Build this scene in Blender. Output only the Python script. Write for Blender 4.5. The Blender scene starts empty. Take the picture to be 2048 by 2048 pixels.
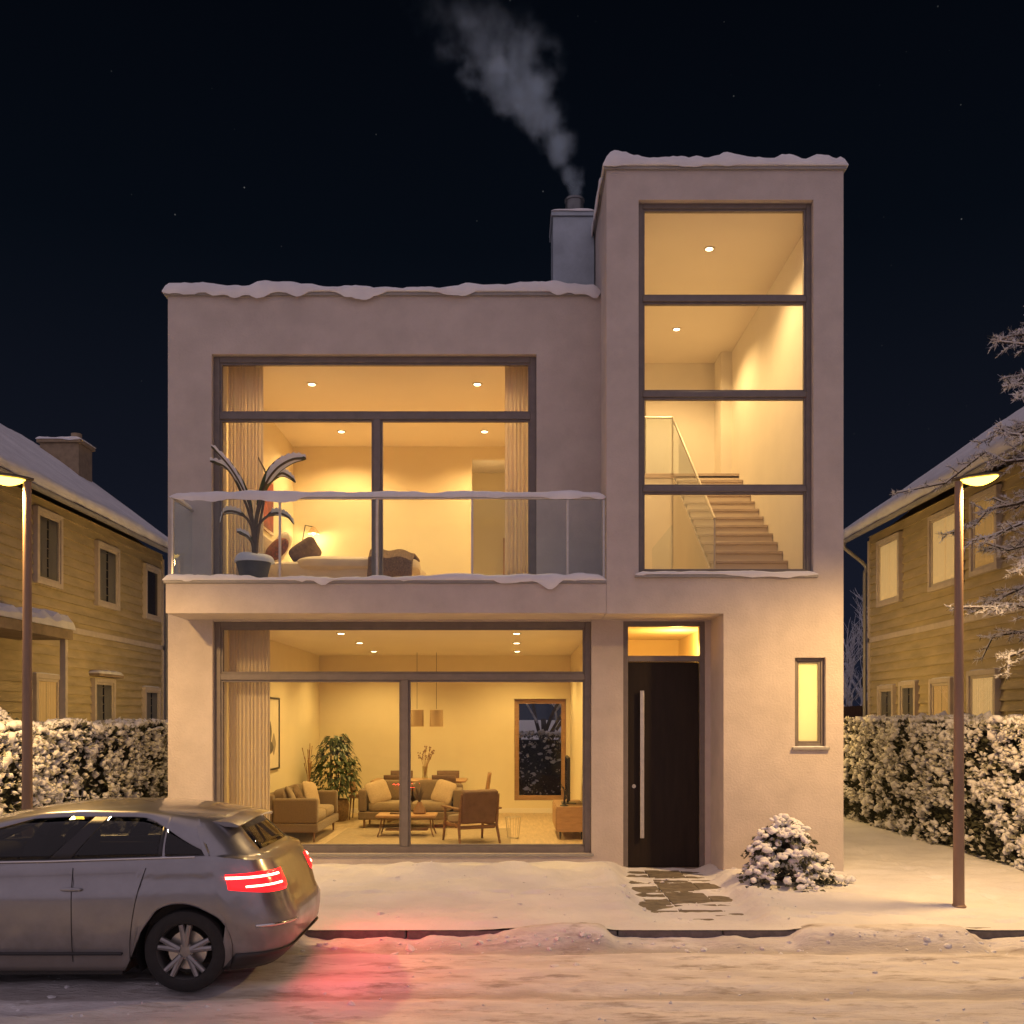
import bpy, math, random
import numpy as np
from mathutils import Vector, Matrix

random.seed(7)
RNG = np.random.default_rng(7)
SC = bpy.context.scene
COL = SC.collection
PI = math.pi
R = math.radians
F_PX, CX, HY, EYE = 2015.0, 1024.0, 1435.0, 2.0     # focal length, centre and horizon of the photograph; eye height


def at(px, py, Y):
    """a point of the photograph at distance Y"""
    return ((px - CX) * Y / F_PX, Y, EYE - (py - HY) * Y / F_PX)


# ------------------------------------------------------------------ noise
def vnoise(x, y, seed=0):
    x = np.asarray(x, float); y = np.asarray(y, float)
    ix = np.floor(x).astype(np.int64); iy = np.floor(y).astype(np.int64)
    fx = x - ix; fy = y - iy
    fx = fx * fx * (3 - 2 * fx); fy = fy * fy * (3 - 2 * fy)

    def h(a, b):
        n = (a * 374761393 + b * 668265263 + seed * 1442695041) & 0xffffffff
        n = ((n ^ (n >> 13)) * 1274126177) & 0xffffffff
        n = n ^ (n >> 16)
        return (n & 0xffff) / 65535.0
    return (h(ix, iy) * (1 - fx) + h(ix + 1, iy) * fx) * (1 - fy) + (h(ix, iy + 1) * (1 - fx) + h(ix + 1, iy + 1) * fx) * fy


def fbm(x, y, octs=4, seed=0):
    s = 0.0; a = 0.5; t = 0.0
    for k in range(octs):
        s = s + a * vnoise(np.asarray(x) * 2 ** k, np.asarray(y) * 2 ** k, seed + k * 17)
        t += a; a *= 0.5
    return s / t * 2 - 1


def sstep(a, b, x):
    t = np.clip((np.asarray(x, float) - a) / (b - a), 0, 1)
    return t * t * (3 - 2 * t)


# ------------------------------------------------------------------ materials
MATS = {}


def new_mat(name):
    m = bpy.data.materials.new(name); m.use_nodes = True
    nt = m.node_tree; nt.nodes.clear()
    out = nt.nodes.new('ShaderNodeOutputMaterial')
    MATS[name] = m
    return m, nt, out


def pbr(name, col, rough=0.6, metal=0.0, var=0.0, vscale=6.0, bump=0.0, bscale=40.0, stretch=(1, 1, 1), spec=0.5, col2=None, sheen=0.0, transl=0.0, emit=None, sss=0.0):
    m, nt, out = new_mat(name)
    N, L = nt.nodes, nt.links
    b = N.new('ShaderNodeBsdfPrincipled')
    b.inputs['Base Color'].default_value = (*col, 1); b.inputs['Roughness'].default_value = rough
    b.inputs['Metallic'].default_value = metal; b.inputs['Specular IOR Level'].default_value = spec
    if sheen: b.inputs['Sheen Weight'].default_value = sheen
    if emit:
        b.inputs['Emission Color'].default_value = (*emit[0], 1); b.inputs['Emission Strength'].default_value = emit[1]
    tc = N.new('ShaderNodeTexCoord'); mp = N.new('ShaderNodeMapping'); mp.inputs['Scale'].default_value = stretch
    L.new(tc.outputs['Object'], mp.inputs['Vector'])
    if var or col2:
        n = N.new('ShaderNodeTexNoise'); n.inputs['Scale'].default_value = vscale; n.inputs['Detail'].default_value = 6
        n.inputs['Roughness'].default_value = 0.62
        L.new(mp.outputs['Vector'], n.inputs['Vector'])
        r = N.new('ShaderNodeValToRGB')
        c2 = col2 or tuple(c * (1 - var) for c in col)
        r.color_ramp.elements[0].position = 0.32; r.color_ramp.elements[1].position = 0.68
        r.color_ramp.elements[0].color = (*c2, 1)
        r.color_ramp.elements[1].color = (*tuple(min(1, c * (1 + (0 if col2 else var * .5))) for c in col), 1)
        L.new(n.outputs['Fac'], r.inputs['Fac']); L.new(r.outputs['Color'], b.inputs['Base Color'])
    if bump:
        n2 = N.new('ShaderNodeTexNoise'); n2.inputs['Scale'].default_value = bscale; n2.inputs['Detail'].default_value = 7
        L.new(mp.outputs['Vector'], n2.inputs['Vector'])
        bp = N.new('ShaderNodeBump'); bp.inputs['Strength'].default_value = bump; bp.inputs['Distance'].default_value = 0.02
        L.new(n2.outputs['Fac'], bp.inputs['Height']); L.new(bp.outputs['Normal'], b.inputs['Normal'])
    sh = b.outputs['BSDF']
    if transl:
        t = N.new('ShaderNodeBsdfTranslucent'); t.inputs['Color'].default_value = (*col, 1)
        mx = N.new('ShaderNodeMixShader'); mx.inputs['Fac'].default_value = transl
        L.new(sh, mx.inputs[1]); L.new(t.outputs[0], mx.inputs[2]); sh = mx.outputs[0]
    L.new(sh, out.inputs['Surface'])
    return m


def emis(name, col, strength):
    m, nt, out = new_mat(name)
    e = nt.nodes.new('ShaderNodeEmission'); e.inputs['Color'].default_value = (*col, 1); e.inputs['Strength'].default_value = strength
    nt.links.new(e.outputs[0], out.inputs['Surface'])
    return m


def glass(name, tint=(1, 1, 1), ior=1.45, rough=0.0, refl=(1, 1, 1)):
    m, nt, out = new_mat(name)
    N, L = nt.nodes, nt.links
    t = N.new('ShaderNodeBsdfTransparent'); t.inputs['Color'].default_value = (*tint, 1)
    g = N.new('ShaderNodeBsdfGlossy'); g.inputs['Roughness'].default_value = rough; g.inputs['Color'].default_value = (*refl, 1)
    f = N.new('ShaderNodeFresnel'); f.inputs['IOR'].default_value = ior
    ge = N.new('ShaderNodeNewGeometry'); inv = N.new('ShaderNodeMath'); inv.operation = 'SUBTRACT'; inv.inputs[0].default_value = 1
    L.new(ge.outputs['Backfacing'], inv.inputs[1])           # only the outer face of a pane reflects
    ml = N.new('ShaderNodeMath'); ml.operation = 'MULTIPLY'; L.new(f.outputs[0], ml.inputs[0]); L.new(inv.outputs[0], ml.inputs[1])
    mx = N.new('ShaderNodeMixShader')
    L.new(ml.outputs[0], mx.inputs['Fac']); L.new(t.outputs[0], mx.inputs[1]); L.new(g.outputs[0], mx.inputs[2])
    L.new(mx.outputs[0], out.inputs['Surface'])
    return m


def snow_mat(name, c1=(0.84, 0.84, 0.86), c2=(0.74, 0.74, 0.77), scale=3.0, bump=0.35, bscale=55, stretch=(1, 1, 1), dirt=None, dirt_scale=1.6, dirt_pos=(0.56, 0.72), ruts=()):
    m, nt, out = new_mat(name)
    N, L = nt.nodes, nt.links
    b = N.new('ShaderNodeBsdfPrincipled'); b.inputs['Roughness'].default_value = 0.75; b.inputs['Specular IOR Level'].default_value = 0.25
    tc = N.new('ShaderNodeTexCoord'); mp = N.new('ShaderNodeMapping'); mp.inputs['Scale'].default_value = stretch
    L.new(tc.outputs['Object'], mp.inputs['Vector'])
    n = N.new('ShaderNodeTexNoise'); n.inputs['Scale'].default_value = scale; n.inputs['Detail'].default_value = 8
    L.new(mp.outputs[0], n.inputs['Vector'])
    r = N.new('ShaderNodeValToRGB'); r.color_ramp.elements[0].color = (*c2, 1); r.color_ramp.elements[1].color = (*c1, 1)
    r.color_ramp.elements[0].position = .35; r.color_ramp.elements[1].position = .65
    L.new(n.outputs['Fac'], r.inputs['Fac'])
    colour = r.outputs['Color']
    if ruts:
        sp = N.new('ShaderNodeSeparateXYZ'); L.new(tc.outputs['Object'], sp.inputs[0])
        nr = N.new('ShaderNodeTexNoise'); nr.inputs['Scale'].default_value = 2.2; nr.inputs['Detail'].default_value = 8; nr.inputs['Roughness'].default_value = .7
        L.new(mp.outputs[0], nr.inputs['Vector'])
        wob = N.new('ShaderNodeMath'); wob.operation = 'MULTIPLY_ADD'; wob.inputs[1].default_value = .5; L.new(nr.outputs['Fac'], wob.inputs[0]); L.new(sp.outputs['Y'], wob.inputs[2])
        for y0 in ruts:
            a = N.new('ShaderNodeMath'); a.operation = 'SUBTRACT'; a.inputs[1].default_value = y0 + .25; L.new(wob.outputs[0], a.inputs[0])
            b2 = N.new('ShaderNodeMath'); b2.operation = 'ABSOLUTE'; L.new(a.outputs[0], b2.inputs[0])
            c = N.new('ShaderNodeMapRange'); c.interpolation_type = 'SMOOTHSTEP'; c.inputs['From Min'].default_value = .20; c.inputs['From Max'].default_value = .03; c.inputs['To Max'].default_value = .55; L.new(b2.outputs[0], c.inputs['Value'])
            mr = N.new('ShaderNodeMixRGB'); mr.inputs['Color2'].default_value = (.33, .29, .27, 1); L.new(c.outputs[0], mr.inputs['Fac']); L.new(colour, mr.inputs['Color1']); colour = mr.outputs['Color']
    if dirt:
        n3 = N.new('ShaderNodeTexNoise'); n3.inputs['Scale'].default_value = dirt_scale; n3.inputs['Detail'].default_value = 9
        n3.inputs['Roughness'].default_value = .68
        L.new(mp.outputs[0], n3.inputs['Vector'])
        r3 = N.new('ShaderNodeValToRGB'); r3.color_ramp.elements[0].position, r3.color_ramp.elements[1].position = dirt_pos
        r3.color_ramp.elements[0].color = (0, 0, 0, 1); r3.color_ramp.elements[1].color = (1, 1, 1, 1)
        L.new(n3.outputs['Fac'], r3.inputs['Fac'])
        mx = N.new('ShaderNodeMixRGB'); mx.inputs['Color2'].default_value = (*dirt, 1)
        L.new(r3.outputs['Color'], mx.inputs['Fac']); L.new(colour, mx.inputs['Color1'])
        colour = mx.outputs['Color']
    L.new(colour, b.inputs['Base Color'])
    n2 = N.new('ShaderNodeTexNoise'); n2.inputs['Scale'].default_value = bscale; n2.inputs['Detail'].default_value = 8; n2.inputs['Roughness'].default_value = .7
    L.new(mp.outputs[0], n2.inputs['Vector'])
    bp = N.new('ShaderNodeBump'); bp.inputs['Strength'].default_value = bump; bp.inputs['Distance'].default_value = 0.03
    L.new(n2.outputs['Fac'], bp.inputs['Height']); L.new(bp.outputs[0], b.inputs['Normal'])
    L.new(b.outputs[0], out.inputs['Surface'])
    return m


M_RENDER = pbr('render_plaster', (0.55, 0.49, 0.452), 0.85, var=0.12, vscale=2.2, bump=0.4, bscale=38)
M_COPING = pbr('coping_metal', (0.32, 0.31, 0.30), 0.55, 0.2, var=.15, vscale=5)
M_CHIM = pbr('chimney_zinc', (0.36, 0.42, 0.48), 0.5, 0.3, var=.2, vscale=3)
M_PIPE = pbr('flue_pipe', (0.16, 0.17, 0.18), 0.4, 0.6, var=.2, vscale=9)
M_FRAME = pbr('window_frame_grey', (0.19, 0.165, 0.155), 0.5, 0.1, var=.15, vscale=8)
M_DOOR = pbr('door_dark', (0.020, 0.013, 0.009), 0.6, spec=.25, var=.25, vscale=3, stretch=(6, 6, .6), bump=.05, bscale=30)
M_STEEL = pbr('brushed_steel', (0.62, 0.58, 0.52), 0.38, 0.85, var=.12, vscale=12)
M_GLASS = glass('window_glass', (0.97, 0.97, 0.95), 1.35)
M_RGLASS = glass('railing_glass', (0.90, 0.94, 0.95), 1.5)
M_FROST = pbr('frosted_glass', (0.86, 0.84, 0.78), 0.5, transl=0.75)
M_INWALL = pbr('room_wall', (0.78, 0.69, 0.48), 0.9, var=.04, vscale=1.5, bump=.05, bscale=60)
M_STWALL = pbr('stair_wall', (0.80, 0.75, 0.66), 0.9, var=.04, vscale=1.5)
M_CEIL = pbr('ceiling_paint', (0.80, 0.74, 0.64), 0.9, var=.03, vscale=1)
M_FLOOR = pbr('oak_floor', (0.58, 0.45, 0.30), 0.5, var=.22, vscale=3, stretch=(6, .7, 1))
M_TREAD = pbr('stair_tread_wood', (0.52, 0.42, 0.335), 0.45, var=.2, vscale=5, stretch=(.6, 4, 4))
M_RISER = pbr('stair_riser', (0.66, 0.57, 0.46), 0.7)
M_SNOW = snow_mat('snow')
M_SNOWYARD = snow_mat('snow_yard', bscale=17, bump=.8, scale=1.4)
M_ROAD = snow_mat('snow_road', (0.84, 0.82, 0.82), (0.68, 0.65, 0.65), scale=3.5, bump=1.0, bscale=14, stretch=(.65, 1.9, 1), dirt=(0.34, 0.29, 0.26), dirt_scale=3.6, dirt_pos=(.53, .70), ruts=(7.75, 9.2, 6.2))
M_FROSTY = snow_mat('frosted_twigs', (0.70, 0.72, 0.78), (0.40, 0.41, 0.45), scale=9, bump=.2)
M_PATH = pbr('paving_stone', (0.20, 0.17, 0.125), 0.8, var=.45, vscale=7, bump=.4, bscale=25)
M_KERB = pbr('kerb_stone', (0.16, 0.135, 0.125), 0.8, var=.3, vscale=9, bump=.4, bscale=40)
M_LEAFDK = pbr('hedge_leaf', (0.075, 0.078, 0.045), 0.6, var=.5, vscale=8)
M_FROSTLEAF = snow_mat('frosted_leaf', (0.72, 0.70, 0.66), (0.26, 0.26, 0.20), scale=11, bump=.15)
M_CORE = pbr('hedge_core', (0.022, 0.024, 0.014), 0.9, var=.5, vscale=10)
M_BARK = pbr('bark', (0.065, 0.05, 0.04), 0.9, var=.4, vscale=14, bump=.5, bscale=30)
M_POLE = pbr('lamp_pole_paint', (0.27, 0.18, 0.125), 0.5, 0.1, var=.2, vscale=6, stretch=(1, 1, .2))
M_LHEAD = pbr('lamp_head_paint', (0.10, 0.08, 0.06), 0.4, 0.4)
M_LENS = emis('lamp_lens', (1.0, 0.60, 0.07), 9)
M_SIDING = pbr('clapboard_paint', (0.50, 0.415, 0.25), 0.8, var=.22, vscale=2.5, stretch=(1, .5, 2), bump=.2, bscale=30)
M_TRIM = pbr('window_trim_paint', (0.60, 0.52, 0.43), 0.65, var=.12, vscale=5)
M_BOARD = pbr('eave_board', (0.32, 0.24, 0.15), 0.8, var=.3, vscale=4)
M_TILE = pbr('roof_tile', (0.06, 0.055, 0.055), 0.8, var=.3, vscale=6)
M_DARKPANE = pbr('dark_room_pane', (0.035, 0.033, 0.035), 0.12, spec=.7, var=.2, vscale=1.5)  # opaque pane, the darkness of an unlit room put into its colour
M_NCURT = pbr('net_curtain', (0.34, 0.33, 0.34), 0.9, transl=.4)
M_LITCURT = pbr('lit_curtain', (0.6, 0.48, 0.30), 0.9, emit=((1.0, 0.62, 0.24), 0.42))  # cloth glows by itself in place of a lamp in the room
M_LITCURT2 = pbr('dim_lit_curtain', (0.6, 0.44, 0.25), 0.9, emit=((1.0, 0.56, 0.16), 0.20))  # weaker self-glow for curtains and backing panels, no lamp behind
M_BRICK = pbr('chimney_brick', (0.33, 0.25, 0.16), 0.85, var=.25, vscale=7, bump=.3, bscale=30)
M_FENCE = pbr('fence_wood', (0.075, 0.042, 0.025), 0.8, var=.35, vscale=5, stretch=(5, 5, .5))
M_CURT = pbr('curtain_linen', (0.82, 0.76, 0.68), 0.95, var=.04, vscale=3, transl=.62)
M_SOFA = pbr('sofa_fabric', (0.20, 0.14, 0.09), 0.95, var=.15, vscale=40, bump=.25, bscale=220, sheen=.2)
M_SEATC = pbr('seat_cushion_fabric', (0.30, 0.225, 0.145), 0.95, var=.12, vscale=40, bump=.25, bscale=220, sheen=.2)
M_CUSH = pbr('cushion_pale', (0.50, 0.38, 0.25), 0.95, var=.12, vscale=30, bump=.2, bscale=160)
M_CUSHD = pbr('cushion_dark', (0.17, 0.11, 0.07), 0.95, var=.35, vscale=26, bump=.3, bscale=120)
M_CUSHR = pbr('cushion_red_pattern', (0.33, 0.10, 0.05), 0.95, vscale=28, col2=(0.06, 0.04, 0.03))
M_LEATHER = pbr('armchair_cover', (0.17, 0.10, 0.065), 0.75, var=.2, vscale=9, bump=.15, bscale=60)
M_WOOD = pbr('walnut', (0.22, 0.115, 0.055), 0.5, var=.3, vscale=5, stretch=(1, 6, 6))
M_OAK = pbr('light_oak', (0.42, 0.25, 0.13), 0.5, var=.22, vscale=5, stretch=(1, 6, 6))
M_RUG = pbr('rug_wool', (0.40, 0.32, 0.22), 1, var=.16, vscale=14, bump=.4, bscale=160)
M_BLACK = pbr('black_plastic', (0.018, 0.017, 0.016), 0.35)
M_SCREEN = pbr('tv_screen', (0.012, 0.012, 0.014), 0.12)
M_PLANT = pbr('pot_plant_leaf', (0.055, 0.085, 0.028), 0.45, var=.5, vscale=14)
M_BANANA = pbr('banana_leaf', (0.045, 0.075, 0.030), 0.5, var=.35, vscale=9, stretch=(1, 1, 1))
M_STALK = pbr('banana_stalk', (0.12, 0.085, 0.05), 0.7, var=.3, vscale=12)
M_POT = pbr('pot_grey', (0.060, 0.064, 0.068), 0.6, var=.2, vscale=10)
M_BASKET = pbr('basket', (0.24, 0.15, 0.075), 0.85, var=.4, vscale=30, bump=.5, bscale=60)
M_DRY = pbr('dry_stem', (0.36, 0.20, 0.08), 0.9, var=.4, vscale=20)
M_VASE = pbr('vase_clay', (0.24, 0.13, 0.07), 0.6, var=.2, vscale=12)
M_VASEG = glass('vase_glass', (0.92, 0.90, 0.84), 1.4)
M_SHADE = pbr('pendant_shade', (0.60, 0.44, 0.25), 0.8, transl=.35)
M_PAPER = pbr('art_paper', (0.74, 0.66, 0.50), 0.8, var=.06, vscale=3)
M_INK = pbr('art_ink', (0.05, 0.045, 0.04), 0.85, vscale=5, col2=(0.20, 0.17, 0.13))
M_INKG = pbr('art_wash', (0.32, 0.27, 0.20), 0.85, var=.3, vscale=5)
M_ARTRED = pbr('art_red', (0.40, 0.07, 0.03), 0.8, vscale=6, col2=(0.10, 0.03, 0.02))
M_LINEN = pbr('bed_linen', (0.72, 0.62, 0.50), 0.95, var=.06, vscale=6, bump=.3, bscale=14)
M_THROW = pbr('knit_throw', (0.22, 0.14, 0.08), 1, var=.45, vscale=45, bump=.6, bscale=80)
M_HEADB = pbr('headboard', (0.42, 0.33, 0.26), 0.9, var=.1, vscale=12)
M_BULB = emis('bulb_glow', (1.0, 0.80, 0.45), 14)
M_DOWN = emis('downlight_glow', (1.0, 0.82, 0.50), 12)
M_CARPAINT = pbr('silver_car_paint', (0.30, 0.295, 0.31), 0.30, 0.75, var=.10, vscale=5, spec=.6)
MATS['silver_car_paint'].node_tree.nodes['Principled BSDF'].inputs['Coat Weight'].default_value = 1.0
MATS['silver_car_paint'].node_tree.nodes['Principled BSDF'].inputs['Coat Roughness'].default_value = .06
def grime(m):
    nt = m.node_tree; N, L = nt.nodes, nt.links; b = N['Principled BSDF']
    tc = N.new('ShaderNodeTexCoord'); sp = N.new('ShaderNodeSeparateXYZ'); L.new(tc.outputs['Object'], sp.inputs[0])
    n = N.new('ShaderNodeTexNoise'); n.inputs['Scale'].default_value = 7; n.inputs['Detail'].default_value = 8; L.new(tc.outputs['Object'], n.inputs['Vector'])
    a = N.new('ShaderNodeMath'); a.operation = 'MULTIPLY_ADD'; a.inputs[1].default_value = -.55; L.new(n.outputs['Fac'], a.inputs[0]); L.new(sp.outputs['Z'], a.inputs[2])
    c = N.new('ShaderNodeMapRange'); c.interpolation_type = 'SMOOTHSTEP'; c.inputs['From Min'].default_value = .42; c.inputs['From Max'].default_value = -.10; c.inputs['To Max'].default_value = .8; L.new(a.outputs[0], c.inputs['Value'])
    old = b.inputs['Base Color'].links[0].from_socket
    mx = N.new('ShaderNodeMixRGB'); mx.inputs['Color2'].default_value = (.17, .145, .125, 1); L.new(c.outputs[0], mx.inputs['Fac']); L.new(old, mx.inputs['Color1']); L.new(mx.outputs[0], b.inputs['Base Color'])
    for k, lo, hi in (('Roughness', .28, .85), ('Metallic', .75, 0.0), ('Coat Weight', 1.0, 0.0)):
        r = N.new('ShaderNodeMapRange'); r.inputs['To Min'].default_value = lo; r.inputs['To Max'].default_value = hi; L.new(c.outputs[0], r.inputs['Value']); L.new(r.outputs[0], b.inputs[k])


grime(MATS['silver_car_paint'])
M_CARTRIM = pbr('car_black_trim', (0.020, 0.019, 0.020), 0.45)
M_CARGLASS = glass('car_glass', (0.55, 0.56, 0.56), 1.5)
M_TYRE = pbr('tyre_rubber', (0.022, 0.021, 0.021), 0.85, var=.3, vscale=20)
M_RIM = pbr('alloy_rim', (0.30, 0.29, 0.29), 0.35, 0.75, var=.2, vscale=8)
M_TAILH = pbr('tail_lamp_red', (0.45, 0.01, 0.012), 0.15, emit=((1.0, 0.012, 0.016), 2.2))
M_TAILB = emis('tail_lamp_bar', (1.0, 0.055, 0.035), 75)
M_CHROME = pbr('chrome', (0.7, 0.68, 0.66), 0.15, 1.0)
M_SEAT = pbr('car_seat', (0.05, 0.042, 0.038), 0.9, var=.2, vscale=12)


# ------------------------------------------------------------------ objects
ORG = {}


def tag(o, label=None, cat=None, group=None, kind=None):
    if label: o['label'] = label
    if cat: o['category'] = cat
    if group: o['group'] = group
    if kind: o['kind'] = kind
    return o


def empty(name, loc=(0, 0, 0), label=None, cat=None, group=None, parent=None):
    o = bpy.data.objects.new(name, None); COL.objects.link(o)
    o.empty_display_size = .2
    ORG[o] = Vector(loc)
    if parent is not None:
        o.parent = parent; o.location = Vector(loc) - ORG[parent]
    else:
        o.location = loc
    return tag(o, label, cat, group)


class MB:
    def __init__(s): s.V = []; s.F = []

    def add(s, v, f):
        b = len(s.V); s.V.extend([tuple(map(float, p)) for p in v]); s.F.extend([tuple(int(i) + b for i in q) for q in f]); return s

    def addnp(s, v, f):
        b = len(s.V); s.V.extend(map(tuple, v.tolist())); s.F.extend(map(tuple, (f + b).tolist())); return s

    def box(s, x0, x1, y0, y1, z0, z1, M=None):
        v = [(x, y, z) for x in (x0, x1) for y in (y0, y1) for z in (z0, z1)]
        if M is not None: v = [M @ Vector(p) for p in v]
        return s.add(v, [(0, 1, 3, 2), (4, 6, 7, 5), (0, 4, 5, 1), (2, 3, 7, 6), (0, 2, 6, 4), (1, 5, 7, 3)])

    def grid(s, P, cu=False, cv=False, caps=False, flip=False):
        P = np.asarray(P, float); m, n = P.shape[:2]
        idx = np.arange(m * n).reshape(m, n); F = []
        for i in range(m if cu else m - 1):
            for j in range(n if cv else n - 1):
                q = (idx[i, j], idx[(i + 1) % m, j], idx[(i + 1) % m, (j + 1) % n], idx[i, (j + 1) % n])
                F.append(q[::-1] if flip else q)
        if caps:
            F.append(tuple(idx[0, :])); F.append(tuple(idx[-1, ::-1]))
        return s.add(P.reshape(-1, 3), F)

    def tube(s, pts, rad, n=8, caps=True, flat=1.0):
        pts = [Vector(p) for p in pts]; k = len(pts)
        if not hasattr(rad, '__len__'): rad = [rad] * k
        up = None; rings = []
        for i in range(k):
            t = (pts[min(i + 1, k - 1)] - pts[max(i - 1, 0)])
            t = t.normalized() if t.length > 1e-9 else Vector((0, 0, 1))
            if up is None:
                up = Vector((0, 0, 1)) if abs(t.z) < .9 else Vector((0, 1, 0))
            a = t.cross(up)
            a = a.normalized() if a.length > 1e-6 else Vector((1, 0, 0))
            b = a.cross(t).normalized(); up = b
            rings.append([pts[i] + (a * math.cos(q) + b * math.sin(q) * flat) * rad[i] for q in [2 * PI * j / n for j in range(n)]])
        return s.grid(rings, cv=True, caps=caps)

    def lathe(s, prof, c=(0, 0, 0), n=24, axis='z', caps=True):
        rings = []
        for r, z in prof:
            ring = []
            for j in range(n):
                a = 2 * PI * j / n
                if axis == 'z': ring.append((c[0] + r * math.cos(a), c[1] + r * math.sin(a), c[2] + z))
                elif axis == 'y': ring.append((c[0] + r * math.cos(a), c[1] + z, c[2] + r * math.sin(a)))
                else: ring.append((c[0] + z, c[1] + r * math.cos(a), c[2] + r * math.sin(a)))
            rings.append(ring)
        return s.grid(rings, cv=True, caps=caps)

    def cushion(s, c, h, M=None, e=0.35, n=20, m=12, pinch=0.0, rnd=0.0, seed=0):
        """soft box: superellipsoid of half sizes h"""
        c = Vector(c); rings = []
        rr = random.Random(seed)
        ph = [rr.uniform(0, 6.28) for _ in range(4)]
        sg = lambda v, p: math.copysign(abs(v) ** p, v)
        for i in range(m + 1):
            la = -PI / 2 + PI * i / m; ring = []
            for j in range(n):
                lo = 2 * PI * j / n
                x = sg(math.cos(la), e * 1.6) * sg(math.cos(lo), e); y = sg(math.cos(la), e * 1.6) * sg(math.sin(lo), e); z = sg(math.sin(la), e * 1.8)
                q = 1 + rnd * (math.sin(3 * x + ph[0]) + math.sin(4 * y + ph[1]) + math.sin(5 * x * y + ph[2])) / 3
                if pinch: z *= (1 - pinch * (abs(x) ** 3 + abs(y) ** 3) / 2); q *= 1 + pinch * .12 * (abs(x * y) ** 2) 
                p = Vector((x * h[0] * q, y * h[1] * q, z * h[2] * q))
                ring.append((M @ p if M is not None else p) + c)
            rings.append(ring)
        return s.grid(rings, cv=True)

    def build(s, name, mat, parent=None, loc=None, bevel=0.0, smooth=35, kind=None, seg=2):
        me = bpy.data.meshes.new(name)
        o = bpy.data.objects.new(name, me); COL.objects.link(o)
        org = Vector(loc) if loc is not None else (ORG[parent] if parent is not None else Vector((0, 0, 0)))
        ORG[o] = org
        if parent is not None:
            o.parent = parent; o.location = org - ORG[parent]
        else:
            o.location = org
        V = np.asarray(s.V, float) - np.asarray(org)
        me.from_pydata(V.tolist(), [], s.F); me.validate(); me.update()
        if smooth:
            me.polygons.foreach_set('use_smooth', [True] * len(me.polygons))
            try: me.set_sharp_from_angle(angle=R(smooth))
            except Exception: pass
        import bmesh
        bm = bmesh.new(); bm.from_mesh(me); bmesh.ops.recalc_face_normals(bm, faces=bm.faces)
        bm.to_mesh(me); bm.free()
        if smooth:
            try: me.set_sharp_from_angle(angle=R(smooth))
            except Exception: pass
        me.materials.append(mat)
        if bevel:
            md = o.modifiers.new('bevel', 'BEVEL'); md.width = bevel; md.segments = seg; md.limit_method = 'ANGLE'; md.angle_limit = R(40)
        if kind: o['kind'] = kind
        return o


def box(name, mat, b, parent=None, bevel=0.0, kind=None, loc=None):
    return MB().box(*b).build(name, mat, parent, bevel=bevel, kind=kind, loc=loc)


def copy_tree(o, parent=None):
    c = o.copy(); COL.objects.link(c)
    ORG[c] = ORG[o]
    if parent is not None: c.parent = parent
    for ch in [k for k in bpy.data.objects if k.parent == o]:
        copy_tree(ch, c)
    return c


def light(name, kind, loc, power, col, parent=None, rot=None, **kw):
    d = bpy.data.lights.new(name, kind); d.energy = power; d.color = col
    for k, v in kw.items(): setattr(d, k, v)
    o = bpy.data.objects.new(name, d); COL.objects.link(o)
    if parent is not None:
        o.parent = parent; o.location = Vector(loc) - ORG[parent]
    else:
        o.location = loc
    if rot: o.rotation_euler = rot
    return o


def wall_panel(x0, x1, z0, z1, y0, y1, holes, mb=None, axis='y'):
    """flat wall in the XZ plane with rectangular holes (hx0,hx1,hz0,hz1)"""
    mb = mb or MB()
    xs = sorted({x0, x1, *[h[0] for h in holes], *[h[1] for h in holes]}); xs = [x for x in xs if x0 <= x <= x1]
    zs = sorted({z0, z1, *[h[2] for h in holes], *[h[3] for h in holes]}); zs = [z for z in zs if z0 <= z <= z1]
    full = {}
    for i in range(len(xs) - 1):
        for k in range(len(zs) - 1):
            cx, cz = (xs[i] + xs[i + 1]) / 2, (zs[k] + zs[k + 1]) / 2
            full[i, k] = not any(h[0] < cx < h[1] and h[2] < cz < h[3] for h in holes)
    vid = {}; V = []; F = []

    def v(x, y, z):
        key = (round(x, 5), round(y, 5), round(z, 5))
        if key not in vid:
            vid[key] = len(V); V.append((x, y, z) if axis == 'y' else (y, x, z))
        return vid[key]
    for (i, k), on in full.items():
        if not on: continue
        a, b, c, d = xs[i], xs[i + 1], zs[k], zs[k + 1]
        F.append((v(a, y0, c), v(b, y0, c), v(b, y0, d), v(a, y0, d)))
        F.append((v(a, y1, c), v(a, y1, d), v(b, y1, d), v(b, y1, c)))
        if not full.get((i - 1, k)): F.append((v(a, y0, c), v(a, y0, d), v(a, y1, d), v(a, y1, c)))
        if not full.get((i + 1, k)): F.append((v(b, y0, c), v(b, y1, c), v(b, y1, d), v(b, y0, d)))
        if not full.get((i, k - 1)): F.append((v(a, y0, c), v(a, y1, c), v(b, y1, c), v(b, y0, c)))
        if not full.get((i, k + 1)): F.append((v(a, y0, d), v(b, y0, d), v(b, y1, d), v(a, y1, d)))
    return mb.add(V, F)


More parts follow.
